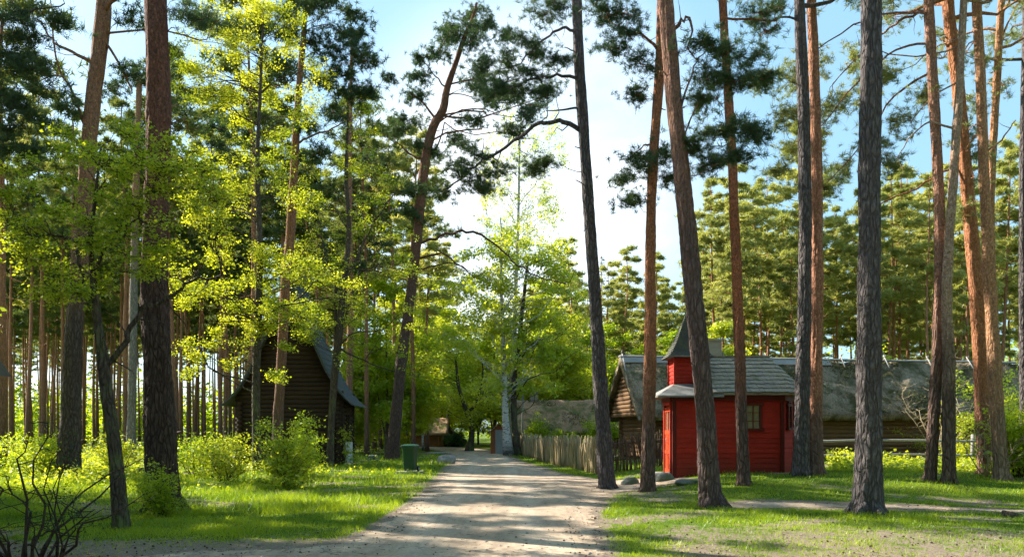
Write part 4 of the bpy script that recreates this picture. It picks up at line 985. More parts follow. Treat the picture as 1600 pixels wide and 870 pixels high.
H('pine_tree', 'grey brown pine at the right end of the chapel, left of its reddish neighbour', 'pine', (1251, 742),
  [(1251, 742, 27), (1252, 690, 23), (1255, 560, 21), (1258, 400, 19), (1256, 200, 18), (1249, 0, 16)], PINE_DARK, 'pine_near', clumps=[(1215, 12, 24), (1190, 30, 22)],
  limbs=[([(1250, 32), (1225, 28), (1200, 40), (1185, 60)], 4)], stubs=[(1257, 130, 1231, 126, 2)], top=(17,), crown=(12.5, 16.5, 2.6, 7), seed=5, sub=.2)
H('pine_tree', 'reddish sunlit pine hugging the grey pine at the right end of the chapel', 'pine', (1276, 741),
  [(1276, 741, 23), (1275, 690, 20), (1276, 560, 18), (1277, 400, 17), (1275, 200, 16), (1268, 0, 14)], bark_mat('pinkish_pine_bark', (.15, .10, .085), (.28, .2, .17), (.42, .20, .12), (.28, .13, .08), .2, 2.5), 'pine_near', top=(17.5,), crown=(13, 17, 2.4, 6), seed=6)
H('pine_tree', 'thickest grey pine with cracked bark in the right foreground lawn', 'pine', (1355, 803),
  [(1355, 803, 47), (1356, 740, 39), (1358, 600, 36), (1358, 450, 34), (1359, 300, 33), (1361, 120, 32), (1361, 0, 31)], PINE_DARK, 'pine_near', top=(17,), crown=(12.5, 16.5, 3.2, 9), seed=7, sides=26)
H('pine_tree', 'slim dark pine on the right lawn, first of the right-hand pair', 'pine', (1452, 750),
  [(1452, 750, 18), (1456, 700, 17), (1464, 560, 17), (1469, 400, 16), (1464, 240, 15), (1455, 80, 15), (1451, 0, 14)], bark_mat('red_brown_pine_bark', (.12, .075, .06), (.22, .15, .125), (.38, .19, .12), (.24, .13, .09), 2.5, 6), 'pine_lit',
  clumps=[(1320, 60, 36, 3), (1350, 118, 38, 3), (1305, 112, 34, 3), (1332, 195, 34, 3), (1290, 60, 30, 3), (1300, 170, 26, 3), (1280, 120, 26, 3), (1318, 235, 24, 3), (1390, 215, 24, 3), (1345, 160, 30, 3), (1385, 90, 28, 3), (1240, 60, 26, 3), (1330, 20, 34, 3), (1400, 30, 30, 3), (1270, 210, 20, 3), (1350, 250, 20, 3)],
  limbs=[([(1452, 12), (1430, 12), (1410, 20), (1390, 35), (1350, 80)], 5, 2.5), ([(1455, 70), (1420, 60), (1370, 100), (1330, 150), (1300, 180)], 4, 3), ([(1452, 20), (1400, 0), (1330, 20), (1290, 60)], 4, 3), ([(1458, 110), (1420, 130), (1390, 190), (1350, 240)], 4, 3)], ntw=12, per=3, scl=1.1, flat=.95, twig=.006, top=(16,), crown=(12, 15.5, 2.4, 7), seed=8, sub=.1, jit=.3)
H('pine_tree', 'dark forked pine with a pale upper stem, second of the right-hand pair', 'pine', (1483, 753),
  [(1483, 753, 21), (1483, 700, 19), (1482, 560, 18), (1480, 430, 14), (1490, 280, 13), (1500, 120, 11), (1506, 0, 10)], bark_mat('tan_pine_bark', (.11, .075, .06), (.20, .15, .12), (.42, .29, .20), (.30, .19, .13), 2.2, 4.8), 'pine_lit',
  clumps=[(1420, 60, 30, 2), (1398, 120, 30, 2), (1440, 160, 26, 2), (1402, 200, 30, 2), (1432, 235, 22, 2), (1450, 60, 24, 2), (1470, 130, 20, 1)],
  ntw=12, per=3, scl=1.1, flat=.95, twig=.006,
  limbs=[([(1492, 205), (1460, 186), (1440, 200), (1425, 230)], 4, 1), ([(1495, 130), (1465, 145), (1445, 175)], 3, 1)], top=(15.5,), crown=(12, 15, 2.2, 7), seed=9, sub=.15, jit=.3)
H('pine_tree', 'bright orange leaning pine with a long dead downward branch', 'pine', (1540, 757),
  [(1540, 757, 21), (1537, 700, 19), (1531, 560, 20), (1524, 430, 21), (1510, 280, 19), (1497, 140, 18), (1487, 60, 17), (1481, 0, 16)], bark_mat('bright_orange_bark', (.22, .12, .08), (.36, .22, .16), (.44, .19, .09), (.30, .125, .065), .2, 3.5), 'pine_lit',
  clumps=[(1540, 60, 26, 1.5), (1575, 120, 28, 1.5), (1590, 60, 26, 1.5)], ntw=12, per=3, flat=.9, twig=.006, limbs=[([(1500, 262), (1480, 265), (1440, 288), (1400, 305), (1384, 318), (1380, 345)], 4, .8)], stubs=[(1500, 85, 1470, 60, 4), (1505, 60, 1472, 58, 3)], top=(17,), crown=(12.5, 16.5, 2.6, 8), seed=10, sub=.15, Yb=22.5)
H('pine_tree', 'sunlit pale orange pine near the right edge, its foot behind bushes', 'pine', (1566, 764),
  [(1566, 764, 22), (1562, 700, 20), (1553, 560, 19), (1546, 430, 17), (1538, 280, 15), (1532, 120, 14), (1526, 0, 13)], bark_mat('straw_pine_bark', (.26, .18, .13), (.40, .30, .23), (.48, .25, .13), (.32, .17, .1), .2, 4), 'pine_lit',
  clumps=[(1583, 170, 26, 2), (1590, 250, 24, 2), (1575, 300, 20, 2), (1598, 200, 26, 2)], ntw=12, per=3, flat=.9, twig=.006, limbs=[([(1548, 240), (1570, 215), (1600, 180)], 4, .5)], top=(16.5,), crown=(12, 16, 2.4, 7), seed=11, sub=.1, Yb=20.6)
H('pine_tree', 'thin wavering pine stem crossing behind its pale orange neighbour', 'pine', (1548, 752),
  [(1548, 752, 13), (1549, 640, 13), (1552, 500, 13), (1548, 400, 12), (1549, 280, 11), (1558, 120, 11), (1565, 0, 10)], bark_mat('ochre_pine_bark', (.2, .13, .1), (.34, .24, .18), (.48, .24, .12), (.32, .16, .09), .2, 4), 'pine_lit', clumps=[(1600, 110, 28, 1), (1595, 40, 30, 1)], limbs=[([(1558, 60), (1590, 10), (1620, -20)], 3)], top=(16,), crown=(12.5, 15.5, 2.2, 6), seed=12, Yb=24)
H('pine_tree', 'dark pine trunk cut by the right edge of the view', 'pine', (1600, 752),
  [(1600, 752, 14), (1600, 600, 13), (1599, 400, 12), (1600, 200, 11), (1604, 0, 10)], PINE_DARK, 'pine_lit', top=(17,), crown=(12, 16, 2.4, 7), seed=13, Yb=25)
# leaning pine left of the path
H('pine_tree', 'big leaning crooked pine standing left of the path just behind the wheelie bin', 'pine', (612, 716),
  [(612, 716, 22), (617, 670, 18), (628, 560, 17), (643, 450, 15), (655, 340, 15), (663, 260, 15), (676, 200, 14), (692, 172, 12), (698, 140, 10), (712, 100, 8), (725, 60, 7), (738, 30, 5), (745, 5, 4)], bark_mat('leaning_pine_bark', (.10, .065, .05), (.19, .125, .1), (.22, .095, .05), (.13, .065, .045), 6, 15), 'pine_mid',  # bark darkened, backlit shade put into the colour
  clumps=[(742, 10, 30), (712, 38, 30), (760, 30, 20), (692, 88, 28), (650, 150, 26), (735, 80, 32), (758, 112, 34), (786, 130, 32), (636, 182, 26), (655, 122, 20), (700, 62, 24), (800, 160, 34), (768, 170, 30), (830, 150, 28), (742, 190, 24), (625, 205, 18), (820, 190, 26), (860, 130, 22), (712, 215, 20), (650, 225, 16), (745, 140, 26), (650, 300, 18), (640, 330, 15), (655, 345, 15), (790, 60, 16), (665, 95, 20), (680, 240, 16), (800, 210, 22), (840, 95, 18), (730, 50, 26)],
  limbs=[([(652, 382), (680, 372), (715, 362), (745, 364), (778, 384), (810, 414), (850, 435), (885, 442)], 5), ([(652, 402), (690, 396), (715, 412), (740, 432)], 4), ([(650, 425), (680, 415), (710, 412), (730, 425)], 3), ([(664, 255), (640, 240), (615, 215)], 4), ([(700, 140), (680, 118), (662, 96)], 3), ([(672, 190), (660, 160), (640, 145)], 4)],
  seed=14, ntw=10, per=6, sub=.3, jit=.6, flare=1.15, flat=.6, twig=.02, Yb=45)
# left of the path
H('pine_tree', 'massive reddish pine trunk nearest the camera on the left', 'pine', (256, 800),
  [(256, 800, 54), (253, 740, 48), (249, 640, 44), (243, 500, 41), (242, 400, 38), (246, 260, 36), (248, 130, 34), (243, 0, 32)], bark_mat('deep_red_pine_bark', (.06, .04, .033), (.14, .095, .08), (.20, .085, .055), (.12, .06, .045), 4, 7), 'pine_near',  # reddish bark made darker to hold the shade of its backlit side
  clumps=[(305, 170, 30, 1), (320, 200, 26, 1), (290, 12, 30), (320, 40, 26)], top=(19,), crown=(13.5, 18, 3.4, 10), seed=15, sides=26, sub=.2)
H('pine_tree', 'thick pine with orange upper trunk second from the left', 'pine', (106, 746),
  [(106, 746, 36), (108, 690, 31), (112, 600, 28), (119, 480, 25), (131, 340, 24), (138, 230, 23), (150, 120, 23), (160, 40, 22), (163, 0, 21)], bark_mat('amber_pine_bark', (.085, .062, .055), (.16, .12, .105), (.34, .16, .085), (.20, .11, .075), 5, 9), 'pine_mid',
  clumps=[(60, 140, 30), (30, 170, 30), (90, 150, 28), (115, 180, 24), (330, 20, 24), (210, 40, 26), (190, 110, 20)], limbs=[([(150, 110), (110, 80), (80, 60), (60, 30)], 6), ([(140, 210), (118, 150), (92, 95), (88, 10)], 5), ([(160, 60), (190, 110), (200, 140)], 5)], top=(24,), crown=(15.5, 23.5, 4.0, 17), seed=16, sub=.3)
H('maple_tree', 'crooked young maple with forked dark trunk in the left foreground', 'maple', (190, 826),
  [(190, 826, 25), (184, 760, 22), (178, 690, 20), (166, 610, 19), (160, 560, 18), (152, 500, 13), (146, 440, 10), (142, 380, 7), (150, 300, 5), (158, 230, 3)], BROWN, 'leaf_neary',
  clumps=fill(-20, 340, 180, 430, 78, 20, 38, 5) + fill(-20, 180, 400, 480, 9, 20, 34, 6) + [(330, 400, 30), (350, 440, 26), (310, 450, 26), (340, 340, 28)],
  limbs=[([(168, 570), (180, 555), (200, 505), (225, 480), (262, 455), (300, 430), (345, 425)], 11), ([(150, 480), (128, 440), (116, 400), (108, 372), (60, 362), (0, 350)], 7), ([(148, 430), (170, 380), (215, 340), (235, 300)], 6)], seed=17, ntw=7, per=5, sub=.45, jit=.9, flare=1.25, sides=16, twig=.008, scl=.60)
H('tree', 'slim maple full of bright yellow leaves in front of the steep log house', 'maple', (402, 738),
  [(402, 738, 14), (401, 690, 13), (400, 600, 12), (404, 480, 11), (406, 380, 9), (402, 260, 7), (406, 160, 5), (410, 60, 3), (412, 20, 2)], BROWN, 'leaf_mid',
  clumps=fill(280, 510, 5, 210, 54, 20, 34, 7) + fill(270, 480, 190, 410, 36, 20, 34, 8) + fill(270, 560, 400, 520, 44, 18, 30, 9) + fill(265, 500, 500, 610, 14, 14, 22, 19), seed=18, ntw=8, per=5, sub=.35, jit=.8, flare=1.2, scl=.54, twig=.012, Yb=30)
H('tree', 'grey barked many-stemmed tree right of the steep log house', 'tree', (515, 728),
  [(515, 728, 13), (517, 680, 10), (522, 600, 11), (530, 520, 12), (538, 440, 9), (545, 360, 7), (541, 280, 6), (543, 200, 4), (545, 130, 2)], BROWN, 'leaf_mid',
  clumps=fill(430, 640, 230, 520, 44, 18, 30, 11) + fill(440, 540, 390, 530, 22, 16, 26, 31) + fill(480, 620, 130, 240, 12, 16, 26, 12) + fill(520, 700, 400, 600, 24, 18, 28, 13),
  limbs=[([(525, 570), (524, 500), (522, 440), (508, 400), (500, 370)], 6), ([(540, 440), (560, 400), (585, 350), (620, 300)], 5), ([(530, 520), (548, 470), (560, 420), (556, 360)], 5), ([(527, 545), (560, 560), (600, 575), (650, 590)], 3)], seed=19, ntw=7, per=4, sub=.6, jit=.7, flare=1.2, scl=.58, twig=.014, Yb=35)
H('pine_tree', 'slender orange pine rising past the gable of the steep log house', 'pine', (432, 735),
  [(432, 735, 18), (434, 660, 16), (440, 560, 15), (446, 450, 15), (454, 360, 14), (461, 240, 12), (468, 130, 10), (475, 50, 8), (478, 0, 6)], bark_mat('coral_pine_bark', (.13, .085, .07), (.22, .155, .13), (.32, .145, .08), (.2, .10, .065), 1.5, 6), 'pine_mid',
  clumps=[(500, 18, 30), (530, 50, 30), (560, 78, 26), (520, 92, 32), (575, 102, 24), (470, 20, 28), (540, 120, 28), (510, 136, 26), (522, 178, 26), (556, 40, 22), (548, 148, 24), (575, 145, 16), (440, 40, 24), (500, 240, 22), (430, 90, 20), (495, 60, 30), (550, 10, 24), (480, 200, 20), (520, 10, 28), (440, 10, 28), (390, 30, 20)], limbs=[([(458, 225), (480, 215), (520, 200), (540, 190)], 4)], top=(23, .2), crown=(19.5, 23, 2.6, 7), seed=20, ntw=10, per=4, sub=.1, Yb=33, twig=.014)
H('pine_tree', 'tall thin pine between the two yellow-leaved trees, deep in the left wood', 'pine', (545, 712),
  [(545, 712, 11), (546, 600, 10), (548, 450, 9), (546, 300, 8), (548, 150, 6), (550, 60, 4)], PINE2, 'pine_mid', clumps=[(552, 340, 20), (500, 330, 24), (520, 390, 24), (590, 380, 20), (470, 300, 20), (575, 250, 22), (560, 420, 20), (610, 130, 18), (580, 200, 20)], seed=21, ntw=9, per=5, Yb=44, twig=.018)
H('pine_tree', 'pale grey straight trunk standing in sun between the dark foreground trunks', 'pine', (204, 719),
  [(204, 719, 16), (206, 640, 13), (208, 520, 12), (210, 400, 11), (214, 250, 9), (218, 120, 8)], bark_mat('pale_grey_bark', (.26, .23, .2), (.36, .33, .29), (.44, .22, .12), (.3, .16, .1), 9, 14), 'pine_mid', clumps=fill(150, 280, 90, 260, 12, 20, 34, 15), seed=22, ntw=9, per=6, Yb=42, twig=.018)
H('pine_tree', 'pine outside the left edge drooping dark needles into the top left corner', 'pine', (-70, 815),
  [(-70, 815, 44), (-68, 700, 38), (-66, 500, 34), (-60, 300, 30), (-52, 100, 28), (-48, 0, 26)], PINE_DARK, 'pine_near', clumps=[(42, 60, 30), (62, 108, 30), (22, 30, 28), (30, 168, 26), (8, 150, 30), (15, 200, 28), (60, 190, 24), (88, 30, 20), (30, 105, 30), (8, 80, 30), (50, 235, 20), (10, 235, 24)], limbs=[([(-52, 60), (0, 20), (50, 10), (90, -5)], 6)], top=(17,), crown=(12, 16.5, 3.2, 9), seed=23, ntw=9, per=3, Yb=14.5, sub=.0, jit=.3)
# birches and light green trees where the path bends
H('birch_tree', 'white-trunked birch beside the path at the plank shed', 'birch', (795, 711),
  [(795, 711, 16), (791, 670, 12), (788, 600, 9), (786, 520, 6), (783, 440, 4), (784, 380, 3), (782, 340, 1.5)], BIRCH, 'birch', clumps=fill(690, 890, 350, 620, 80, 18, 32, 21), seed=24, ntw=8, per=5, sub=.8, Yb=50.5, twig=.014, scl=1.3, flare=1.2)
H('birch_tree', 'darker twin stem growing right against the white birch', 'birch', (809, 711),
  [(809, 711, 13), (804, 660, 10), (803, 600, 9), (812, 520, 7), (820, 450, 5), (826, 400, 3)], BROWN, 'birch', clumps=fill(760, 920, 380, 620, 34, 16, 28, 22), seed=25, ntw=7, per=4, sub=.8, Yb=50.8, twig=.012, scl=1.2)
H('birch_tree', 'airy weeping birch crown showing pale against the bright sky', 'birch', (800, 705),
  [(800, 705, 8), (802, 600, 7), (806, 450, 6), (810, 330, 4), (812, 230, 3), (815, 170, 2)], BIRCH, 'birch', clumps=fill(750, 880, 180, 400, 34, 18, 30, 23), seed=26, ntw=10, per=5, sub=1.0, Yb=62, twig=.012, scl=1.0, flat=1.4)
H('tree', 'crooked forked tree standing at the left side where the path bends', 'tree', (733, 703),
  [(733, 703, 11), (737, 680, 9), (736, 660, 8), (730, 645, 8), (724, 628, 6), (716, 600, 5), (712, 560, 3)], BROWN, 'leaf_fary', clumps=fill(650, 800, 500, 660, 34, 14, 22, 24), limbs=[([(731, 648), (744, 630), (752, 600), (756, 560)], 5)], seed=27, ntw=7, per=4, sub=.5, Yb=64, twig=.012, scl=.62, flare=1.5)

# ================================================================== STANDS OF TREES
LABELS = {}
gen = {
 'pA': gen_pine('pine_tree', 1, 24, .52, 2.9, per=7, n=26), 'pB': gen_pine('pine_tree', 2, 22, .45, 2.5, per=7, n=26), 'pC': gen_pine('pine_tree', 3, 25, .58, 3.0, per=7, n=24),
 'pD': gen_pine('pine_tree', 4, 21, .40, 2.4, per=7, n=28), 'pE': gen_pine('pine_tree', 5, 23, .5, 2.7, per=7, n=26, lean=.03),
 'qA': gen_pine('pine_tree', 11, 23, .64, 2.3, mat=NEEDLE_M, r=.16, n=24), 'qB': gen_pine('pine_tree', 12, 25, .66, 2.6, mat=NEEDLE_M, n=24), 'qC': gen_pine('pine_tree', 13, 22, .58, 2.3, mat=NEEDLE_M, r=.15), 'qD': gen_pine('pine_tree', 14, 24, .6, 2.6, mat=NEEDLE_M, lean=-.025),
 'lA': gen_leafy('leafy_tree', 21, 13, 3.4), 'lB': gen_leafy('leafy_tree', 22, 16, 3.6, mat=LEAF_B), 'lC': gen_leafy('leafy_tree', 23, 10, 2.8, mat=LEAF_Y), 'lD': gen_leafy('leafy_tree', 24, 8, 2.4, mat=LEAF_B, cb=.1, forks=4, r=.08),
 'bA': gen_leafy('birch_tree', 25, 17, 2.8, bark=BIRCH, mat=LEAF_B, cb=.25, forks=2, sub=.4, cat='birch'),
 'sA': gen_spruce('spruce_tree', 31, 21, 2.6), 'sB': gen_spruce('spruce_tree', 32, 18, 2.3),
}
for o in gen.values(): o['_used'] = 0
def plant(key, x, y, s, label, group, rz=None):
    o = gen[key]; loc = (x, y, gz(x, y)); rz = random.uniform(0, 6.28) if rz is None else rz
    if not o['_used']:
        o['_used'] = 1; o.location = loc; o.rotation_euler = (0, 0, rz); o.scale = (s, s, s); o['label'] = label; o['group'] = group; return o
    return copy_thing(o, loc, rz, s, label, group)
TAKEN = [(v.x, v.y) for v in HEROES]
def free(x, y, d):
    if any((x - a) ** 2 + (y - b) ** 2 < d * d for a, b in TAKEN): return False
    px = 800 + x / y * F
    for (x0, x1, y0, y1) in ((3.5, 26, 31, 44), (-1, 12, 57, 67), (-13.5, -6.5, 33, 41), (-13.5, -6.5, 77, 86), (-2.5, .5, 54, 60), (4, 9.5, 22, 28)):
        if x0 < x < x1 and y0 < y < y1: return False
    if sdist(MAIN, np.array([[x]]), np.array([[y]]))[0, 0] < 1.2: return False
    return True
def stand(keys, n, y0, y1, px0, px1, dmin, smin, smax, label, group, seed, ex=None):
    g = random.Random(seed); c = 0; tries = 0
    while c < n and tries < 4000:
        tries += 1; y = math.sqrt(g.uniform(y0 * y0, y1 * y1)); x = (g.uniform(px0, px1) - 800) / F * y
        if ex and ex(x, y): continue
        if not free(x, y, dmin): continue
        TAKEN.append((x, y)); plant(g.choice(keys), x, y, g.uniform(smin, smax), label, group, g.uniform(0, 6.28)); c += 1
stand(['qA', 'qB', 'qC', 'qD', 'pC'], 128, 44, 120, -60, 560, 1.9, .85, 1.12, 'straight slender pine in the crowded wood behind the left meadow', 'pines of the left wood', 1)
stand(['qA', 'qB', 'pA', 'pE'], 16, 50, 100, 530, 700, 2.6, .8, 1.0, 'straight pine in the wood between the leaning pine and the bend of the path', 'pines left of the path bend', 2)
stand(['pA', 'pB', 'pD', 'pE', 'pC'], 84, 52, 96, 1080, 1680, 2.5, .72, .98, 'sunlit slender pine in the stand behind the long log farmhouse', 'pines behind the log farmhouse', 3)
stand(['pB', 'pD', 'pA'], 22, 80, 118, 800, 1120, 3, .80, .98, 'shorter pine in the gap of sky behind the fence and the spire', 'pines in the middle gap', 4)
stand(['sA', 'sB'], 7, 98, 118, 900, 1060, 3, 1.0, 1.25, 'pointed dark spruce standing in the sky gap left of the chapel spire', 'spruces in the middle gap', 5)
stand(['lA', 'lB', 'lC', 'bA'], 22, 60, 105, 660, 960, 3, .75, 1.05, 'light green leafy tree behind the bend of the path', 'leafy trees behind the path bend', 6)
stand(['lD', 'lC', 'lD', 'lA'], 15, 49, 85, 980, 1640, 3, .55, .9, 'low leafy tree under the pines behind the log farmhouse', 'leafy trees behind the log farmhouse', 7)
stand(['lC', 'lD', 'lA', 'lB', 'bA'], 14, 50, 90, 540, 690, 2.5, .7, 1.0, 'light green leafy tree left of the far end of the path', 'leafy trees left of the far path', 8)
# the wood goes on left of the view: it shades the road
for i, (x, y) in enumerate([(-19, 24), (-25, 20.5), (-29, 27), (-22, 31), (-30, 36), (-20, 15), (-27, 15), (-15, 9), (-24, 11), (-21, 18), (-23, 23.5)]):
    plant(['qA', 'qB', 'qC', 'qD'][i % 4], x, y, .75 + .02 * i, 'pine of the wood that goes on left of the view', 'pines left of the view')
stand(['qA', 'qB', 'qC', 'pC'], 60, 112, 175, -60, 540, 2.6, .85, 1.1, 'straight slender pine in the crowded wood behind the left meadow', 'pines of the left wood', 21)
for i in range(44):                                                  # and behind the viewer: unseen trees of the closed wood, added to block skylight
    a = R(100 + 160 * i / 43 + random.uniform(-3, 3)); d = random.uniform(12, 30)
    plant(['qA', 'lB', 'pC', 'lA', 'qC', 'lB'][i % 6], -math.sin(a) * d * -1.0 if i % 2 else -math.sin(a) * d, math.cos(a) * d - 1, random.uniform(.9, 1.1), 'unseen tree added to the wood behind the viewer', 'wood behind the viewer')
for i, (x, y) in enumerate([(17, 9), (21, 14), (15, 3), (24, 6), (19, -2), (27, 20), (-13, 2), (-17, -3), (30, 13)]):  # unseen side trees, added to hold back the ambient sky
    plant(['qA', 'lB', 'lA'][i % 3], x, y, 1, 'unseen tree added to the wood beside the viewer', 'wood behind the viewer')
for (x, y, k) in [(-21, 33, 'qB'), (-12.4, 38.5, 'qB')]:
    plant(k, x, y, .95, 'straight slender pine in the crowded wood behind the left meadow', 'pines of the left wood')
for (x, y, k) in [(-18, 20.3, 'lA'), (-16, 16.2, 'lC')]:  # out-of-view leafy trees added to shade the lower left
    plant(k, x, y, .95, 'unseen tree added to the wood beside the viewer', 'wood behind the viewer')
for k, o in gen.items():
    if not o['_used']:
        for c in list(o.children): bpy.data.objects.remove(c)
        bpy.data.objects.remove(o)
    else: del o['_used']
for o in bpy.data.objects:
    if '_used' in o: del o['_used']

# far woods closing the view
def far_woods():
    r = np.random.default_rng(5); pos = []
    for i in range(420):
        y = r.uniform(118, 170); x = (r.uniform(-28, 125) if i < 260 else r.uniform(-95, -25)) * y / 140; h = r.uniform(9, 19) if i < 260 else r.uniform(3, 11)
        for k in range(26):
            t = r.uniform(.05, 1); s_ = 3.0 * (1 - t * .7); pos.append((x + r.normal() * s_ * .5, y + r.normal() * s_ * .5, h * t))
    o = link('distant_woods', np_mesh('distant_woods', scatter(C_VFAR, pos, 1.6, r), 4, LEAF_G)); tag(o, 'far woods closing the view behind the path and farmhouse', 'woods'); o['kind'] = 'stuff'
far_woods()

# ================================================================== SHRUBS
def shrub(name, label, base, w_px, h_px, seed, T, mat, bark=TWIG, stems=12, per=22, bare=.0, Yb=None, scl=1.0, thick=.014, arch=.5, kk=4):
    rng = np.random.default_rng(500 + seed); b = G(*base) if Yb is None else base_at(base[0], Yb); k = b.y / F
    root = thing(name, label, 'shrub', b); wood = MB(); pos = []; Rr = w_px * k / 2; Hh = h_px * k
    for i in range(stems):
        an = i * 2.4 + rng.uniform(-.4, .4); s_ = Rr * rng.uniform(.1, 1.25); top = Vector((math.cos(an) * s_, math.sin(an) * s_, Hh * (rng.uniform(.35, 1.15) - .2 * (s_ / Rr) ** 2)))
        p0 = Vector((math.cos(an) * Rr * .1, math.sin(an) * Rr * .1, -.05)); pts = wiggle(p0, top, rng, .1, 7, rise=.1 * arch)
        wood.tube(pts, [thick * (1 - .11 * j) for j in range(8)], 5, wob=.1)
        for q in range(int(per)):
            t = rng.uniform(.25, 1.0); f = t * 7; j = min(6, int(f)); c = pts[j].lerp(pts[j + 1], f - j)
            d = Vector(rng.normal(size=3)); d.z = abs(d.z) * .5; d = d.normalized() * Rr * rng.uniform(.12, .42); e = c + d
            wood.tube(wiggle(c, e, rng, .12, 3), [thick * .4, thick * .32, thick * .24, thick * .12], 3, cap=False)
            if rng.uniform() > bare:
                for u in (.5, .8, 1.0): z = c.lerp(e, u); pos.append((z.x + rng.normal() * .03, z.y + rng.normal() * .03, max(z.z, .03)))
    wood.build('stems', bark, root)
    if pos: link('leaves', np_mesh('leaves', scatter(T, pos, rng.uniform(.7, 1.2, len(pos)) * scl, rng), kk, mat), root)
    return root
shrub('shrub', 'bright yellow green bush beside the slim tree in front of the steep log house', (448, 762), 105, 108, 1, C_NEAR, LEAF_Y, stems=24, per=15, scl=.85)
shrub('shrub', 'lower yellow green bush between the big left pine and the bright bush', (350, 752), 120, 66, 2, C_NEAR, LEAF_Y, stems=22, per=12, scl=.85)
shrub('shrub', 'shrub of mid green leaves right behind the big left pine', (305, 742), 90, 62, 3, C_NEAR, LEAF_G, stems=16, per=11, scl=.85)
shrub('shrub', 'leafy green suckers wrapped round the foot of the biggest left pine', (250, 808), 74, 82, 4, C_NEAR, LEAF_G, stems=18, per=11, scl=.6, thick=.007)
shrub('shrub', 'thin shrub with sparse leaves right of the steep log house', (536, 728), 40, 74, 5, C_NEAR, LEAF_Y, stems=7, per=10)
shrub('shrub', 'leggy bush in the meadow left of the crooked maple', (60, 745), 120, 75, 6, C_NEAR, LEAF_G, stems=14, per=16)
shrub('shrub', 'small sunlit bush in the meadow between the crooked maple and the pale trunk', (180, 738), 70, 55, 7, C_NEAR, LEAF_Y, stems=10, per=14)
shrub('shrub', 'mid green bush peeping up beneath the log house gable on the left', (470, 730), 80, 85, 8, C_NEAR, LEAF_G, stems=14, per=20, Yb=28)
shrub('bare_shrub', 'tangled nearly leafless dark shrub in the bottom left corner', (40, 885), 330, 200, 9, C_NEAR, LEAF_DARK, stems=13, per=6, bare=.85, scl=.4, thick=.021, Yb=9.6)
shrub('bare_shrub', 'twiggy dark sapling just right of the corner tangle', (88, 878), 130, 270, 10, C_NEAR, LEAF_DARK, stems=6, per=6, bare=.6, scl=.42, thick=.012, Yb=9.8)
shrub('shrub', 'light green bush in front of the log wall right of the thick grey pine', (1418, 714), 115, 88, 11, C_NEAR, LEAF_Y, stems=16, per=15, scl=.9)
shrub('shrub', 'bright bush between the forked pine and the orange leaning pine', (1510, 726), 80, 80, 12, C_NEAR, LEAF_Y, stems=12, per=15)
shrub('shrub', 'dense green bush at the right edge behind the pale orange pine', (1590, 745), 90, 130, 13, C_NEAR, LEAF_G, stems=16, per=20)
shrub('shrub', 'taller airy bush behind the farmhouse end at the right edge', (1570, 716), 130, 180, 14, C_MID, LEAF_B, stems=14, per=16, Yb=31, scl=.8)
shrub('dead_shrub', 'dead straw-coloured branches reaching in front of the grey thatch', (1475, 718), 190, 150, 15, C_NEAR, LEAF_Y, bark=DEAD, stems=14, per=13, bare=.9, thick=.022, arch=1.6)
shrub('dead_shrub', 'dead pale twigs leaning over the right-hand bushes', (1548, 745), 130, 120, 16, C_NEAR, LEAF_Y, bark=DEAD, stems=11, per=12, bare=.88, thick=.018, arch=1.6)
shrub('shrub', 'thin sapling by the rail fence right of the reddish pine', (1318, 716), 22, 58, 17, C_NEAR, LEAF_Y, stems=3, per=5, thick=.008)
shrub('round_bush', 'clipped round dark bush at the far bend of the path', (713, 700), 25, 19, 18, C_NEAR, LEAF_DARK, stems=34, per=26, Yb=76, scl=1.6)
shrub('shrub', 'green creeper bush spilling over the eave of the low thatched house', (940, 712), 60, 62, 19, C_MID, LEAF_G, stems=14, per=16, Yb=57, scl=.9)
shrub('shrub', 'second green bush before the low thatched house, behind the fence middle', (872, 706), 46, 40, 20, C_MID, LEAF_G, stems=12, per=14, Yb=57, scl=.9)
shrub('shrub', 'small dark bush left of the thatched house behind the fence start', (838, 706), 36, 60, 21, C_MID, LEAF_G, stems=12, per=14, Yb=57, scl=.9)

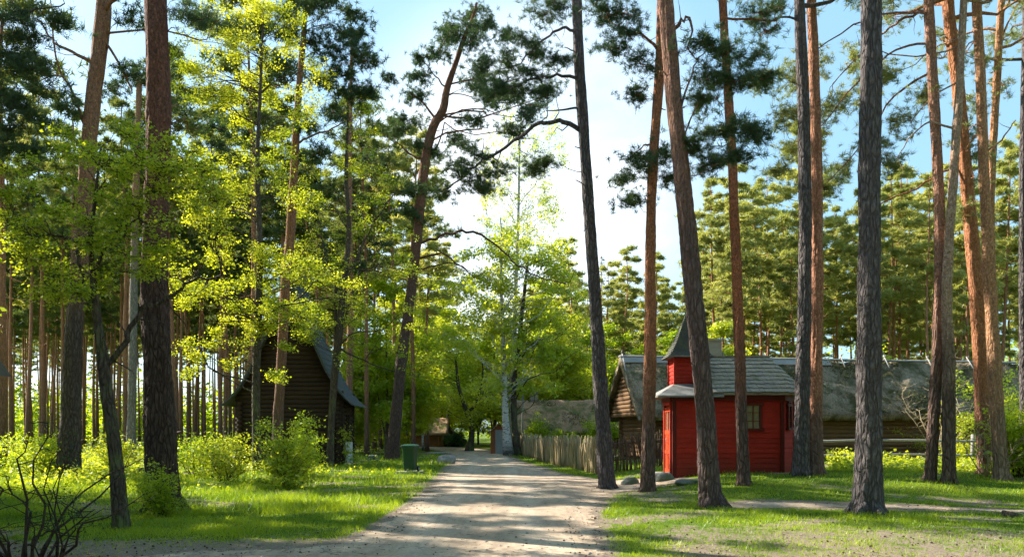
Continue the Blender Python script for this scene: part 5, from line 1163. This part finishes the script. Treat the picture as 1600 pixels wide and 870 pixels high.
# ================================================================== GRASS, UNDERGROWTH, LITTER
def allowed(X, Y):
    m = sdist(MAIN, X, Y) + .22 * np.sin(X * 3.1 + Y * 1.7) + .2 * np.sin(Y * 4.3 - X * 2) + .15 * np.sin(Y * 9 + X * 7)
    ok = (m > -.12) & (sdist(RIGHT, X, Y) > .12)
    for (x0, x1, y0, y1) in ((4.7, 8.4, 23.2, 26.4), (5.2, 26, 31.5, 42), (-12.5, -7.5, 36, 39)): ok &= ~((X > x0) & (X < x1) & (Y > y0) & (Y < y1))
    return ok
def gzv(X, Y): return np.array([gz(a, b) for a, b in zip(X, Y)])
def grass():
    r = np.random.default_rng(9); N = 330000
    Y = 8.6 / (1 - r.uniform(0, 1, N) * (1 - 8.6 / 52)) ; X = r.uniform(-.70, .70, N) * Y
    b = bare_fn(X, Y); ok = allowed(X, Y) & (r.uniform(0, 1, N) > b * 1.12)
    cl = np.sin(X * 2.7 + np.sin(Y * 1.9) * 2) * np.sin(Y * 2.3 + np.sin(X * 1.3) * 2); ok &= r.uniform(0, 1, N) < .55 + .45 * cl + .15 * (X < 0)
    X, Y, b, cl = X[ok], Y[ok], b[ok], cl[ok]; n = len(X); Z = gzv(X, Y) - .005
    h = (.035 + .045 * r.uniform(0, 1, n) + .03 * np.clip(cl, 0, 1)) * (1 + .9 * ((X < -2) & (Y > 15))) * (1 - .4 * np.clip(b, 0, 1)) * (1 + .012 * Y); wd = .0042 * (Y / 10) ** .9 + .001
    an = r.uniform(0, 6.28, n); ln = r.normal(size=(n, 2)) * h[:, None] * .55
    o = np.stack([X, Y, Z], 1); s = np.stack([np.cos(an) * wd, np.sin(an) * wd, 0 * an], 1)
    V = np.stack([o + s, o - s, o + np.stack([ln[:, 0], ln[:, 1], h], 1)], 1)
    g = link('grass', np_mesh('grass', V, 3, GRASS)); tag(g, 'short lush grass covering the lawns either side of the path', 'grass'); g['kind'] = 'stuff'
grass()
def undergrowth():
    r = np.random.default_rng(11); N = 15000
    Y = r.uniform(21 ** .7, 75 ** .7, N) ** (1 / .7); px = r.uniform(-40, 600, N); X = (px - 800) / F * Y
    dens = np.clip(.35 + .65 * np.sin(X * .7 + 1) * np.sin(Y * .45), .08, 1) * np.where(px < 500, 1, .15) * np.where(Y < 25, .5, 1)
    px2 = r.uniform(1300, 1640, 2600); Y2 = r.uniform(24, 32, 2600); X2 = (px2 - 800) / F * Y2
    ok = (r.uniform(0, 1, N) < dens) & allowed(X, Y) & (sdist(MAIN, X, Y) > 2.2); X, Y = np.concatenate([X[ok], X2]), np.concatenate([Y[ok], Y2])
    ok = allowed(X, Y); X, Y = X[ok], Y[ok]; n = len(X)
    hh = (.10 + .40 * np.clip(np.sin(X * .9) * np.sin(Y * .6) + .3, 0, 1)); Z = gzv(X, Y) + r.uniform(.02, 1, n) * hh
    o = link('undergrowth', np_mesh('undergrowth', scatter(C_NEAR, np.stack([X, Y, Z], 1), r.uniform(.7, 1.6, n) * (1 + (Y - 20) * .012), r), 4, LEAF_Y)); tag(o, 'knee-high bilberry and leafy undergrowth across the left wood floor', 'undergrowth'); o['kind'] = 'stuff'
undergrowth()
def litter():
    r = np.random.default_rng(13); N = 5200; Y = 8.8 / (1 - r.uniform(0, 1, N) * (1 - 8.8 / 26)); X = r.uniform(-.66, .66, N) * Y
    b = bare_fn(X, Y); S = sdist(MAIN, X, Y); ok = (r.uniform(0, 1, N) < np.where(S < -.5, .06, .10 + .7 * b)) ; X, Y = X[ok], Y[ok]; n = len(X); Z = gzv(X, Y) + .012
    s = r.uniform(.3, 1, n) ** 2 * .028; an = r.uniform(0, 6.28, n)
    octa = np.array([[1, 0, 0], [0, .6, 0], [-1, 0, 0], [0, -.6, 0], [0, 0, .6], [0, 0, -.5]]); F_ = np.array([[0, 1, 4], [1, 2, 4], [2, 3, 4], [3, 0, 4], [1, 0, 5], [2, 1, 5], [3, 2, 5], [0, 3, 5]])
    c, q = np.cos(an), np.sin(an); V = octa[None] * s[:, None, None]; V = np.stack([V[..., 0] * c[:, None] - V[..., 1] * q[:, None], V[..., 0] * q[:, None] + V[..., 1] * c[:, None], V[..., 2]], -1) + np.stack([X, Y, Z], 1)[:, None, :]
    M_ = 2600; Yt = 8.8 / (1 - r.uniform(0, 1, M_) * (1 - 8.8 / 24)); Xt = r.uniform(-.66, .66, M_) * Yt; ok = r.uniform(0, 1, M_) < .25 + .6 * bare_fn(Xt, Yt); Xt, Yt = Xt[ok], Yt[ok]; m_ = len(Xt); Zt = gzv(Xt, Yt) + .014
    at_ = r.uniform(0, 6.28, m_); ln = r.uniform(.03, .14, m_) ; o3 = np.stack([Xt, Yt, Zt], 1); dd = np.stack([np.cos(at_) * ln, np.sin(at_) * ln, r.uniform(0, .02, m_)], 1); ss = np.stack([-np.sin(at_) * .004, np.cos(at_) * .004, np.full(m_, .003)], 1)
    TW = np.stack([o3 - ss, o3 + ss, o3 + dd], 1)
    o = link('litter', np_mesh('litter', np.concatenate([V[:, F_].reshape(-1, 3, 3), TW]), 3, simple('pine_cone_brown', (.10, .065, .045), .9, .1, 0, .8))); tag(o, 'scattered pine cones, bark flakes and small stones on sand and lawn', 'litter'); o['kind'] = 'stuff'
litter()
def pebbles():
    r = np.random.default_rng(17); N = 2600; Y = 8.8 / (1 - r.uniform(0, 1, N) * (1 - 8.8 / 34)); X = r.uniform(-.5, .5, N) * Y
    S = sdist(MAIN, X, Y); ok = (S < .3) & (r.uniform(0, 1, N) < .25 + .75 * np.exp(-(S / .6) ** 2)); X, Y = X[ok], Y[ok]; n = len(X); Z = gzv(X, Y) + .010
    s_ = .008 + .022 * r.uniform(0, 1, n) ** 3; an = r.uniform(0, 6.28, n); c, q = np.cos(an), np.sin(an)
    th_ = np.arange(6) * np.pi / 3; rg_ = np.stack([np.cos(th_), np.sin(th_) * .75, 0 * th_], 1); T_ = []
    for i in range(6): T_.append([rg_[i], rg_[(i + 1) % 6], rg_[(i + 1) % 6] * .55 + [0, 0, .55], rg_[i] * .55 + [0, 0, .55]])
    T_.append([rg_[0] * .55 + [0, 0, .55], rg_[2] * .55 + [0, 0, .55], rg_[3] * .55 + [0, 0, .6], rg_[5] * .55 + [0, 0, .55]]); T_ = np.array(T_)
    V = T_[None] * s_[:, None, None, None]; V = np.stack([V[..., 0] * c[:, None, None] - V[..., 1] * q[:, None, None], V[..., 0] * q[:, None, None] + V[..., 1] * c[:, None, None], V[..., 2]], -1) + np.stack([X, Y, Z], 1)[:, None, None, :]
    o = link('pebbles', np_mesh('pebbles', V.reshape(-1, 4, 3), 4, STONE)); tag(o, 'loose grey pebbles scattered over the sandy path', 'pebbles'); o['kind'] = 'stuff'
pebbles()
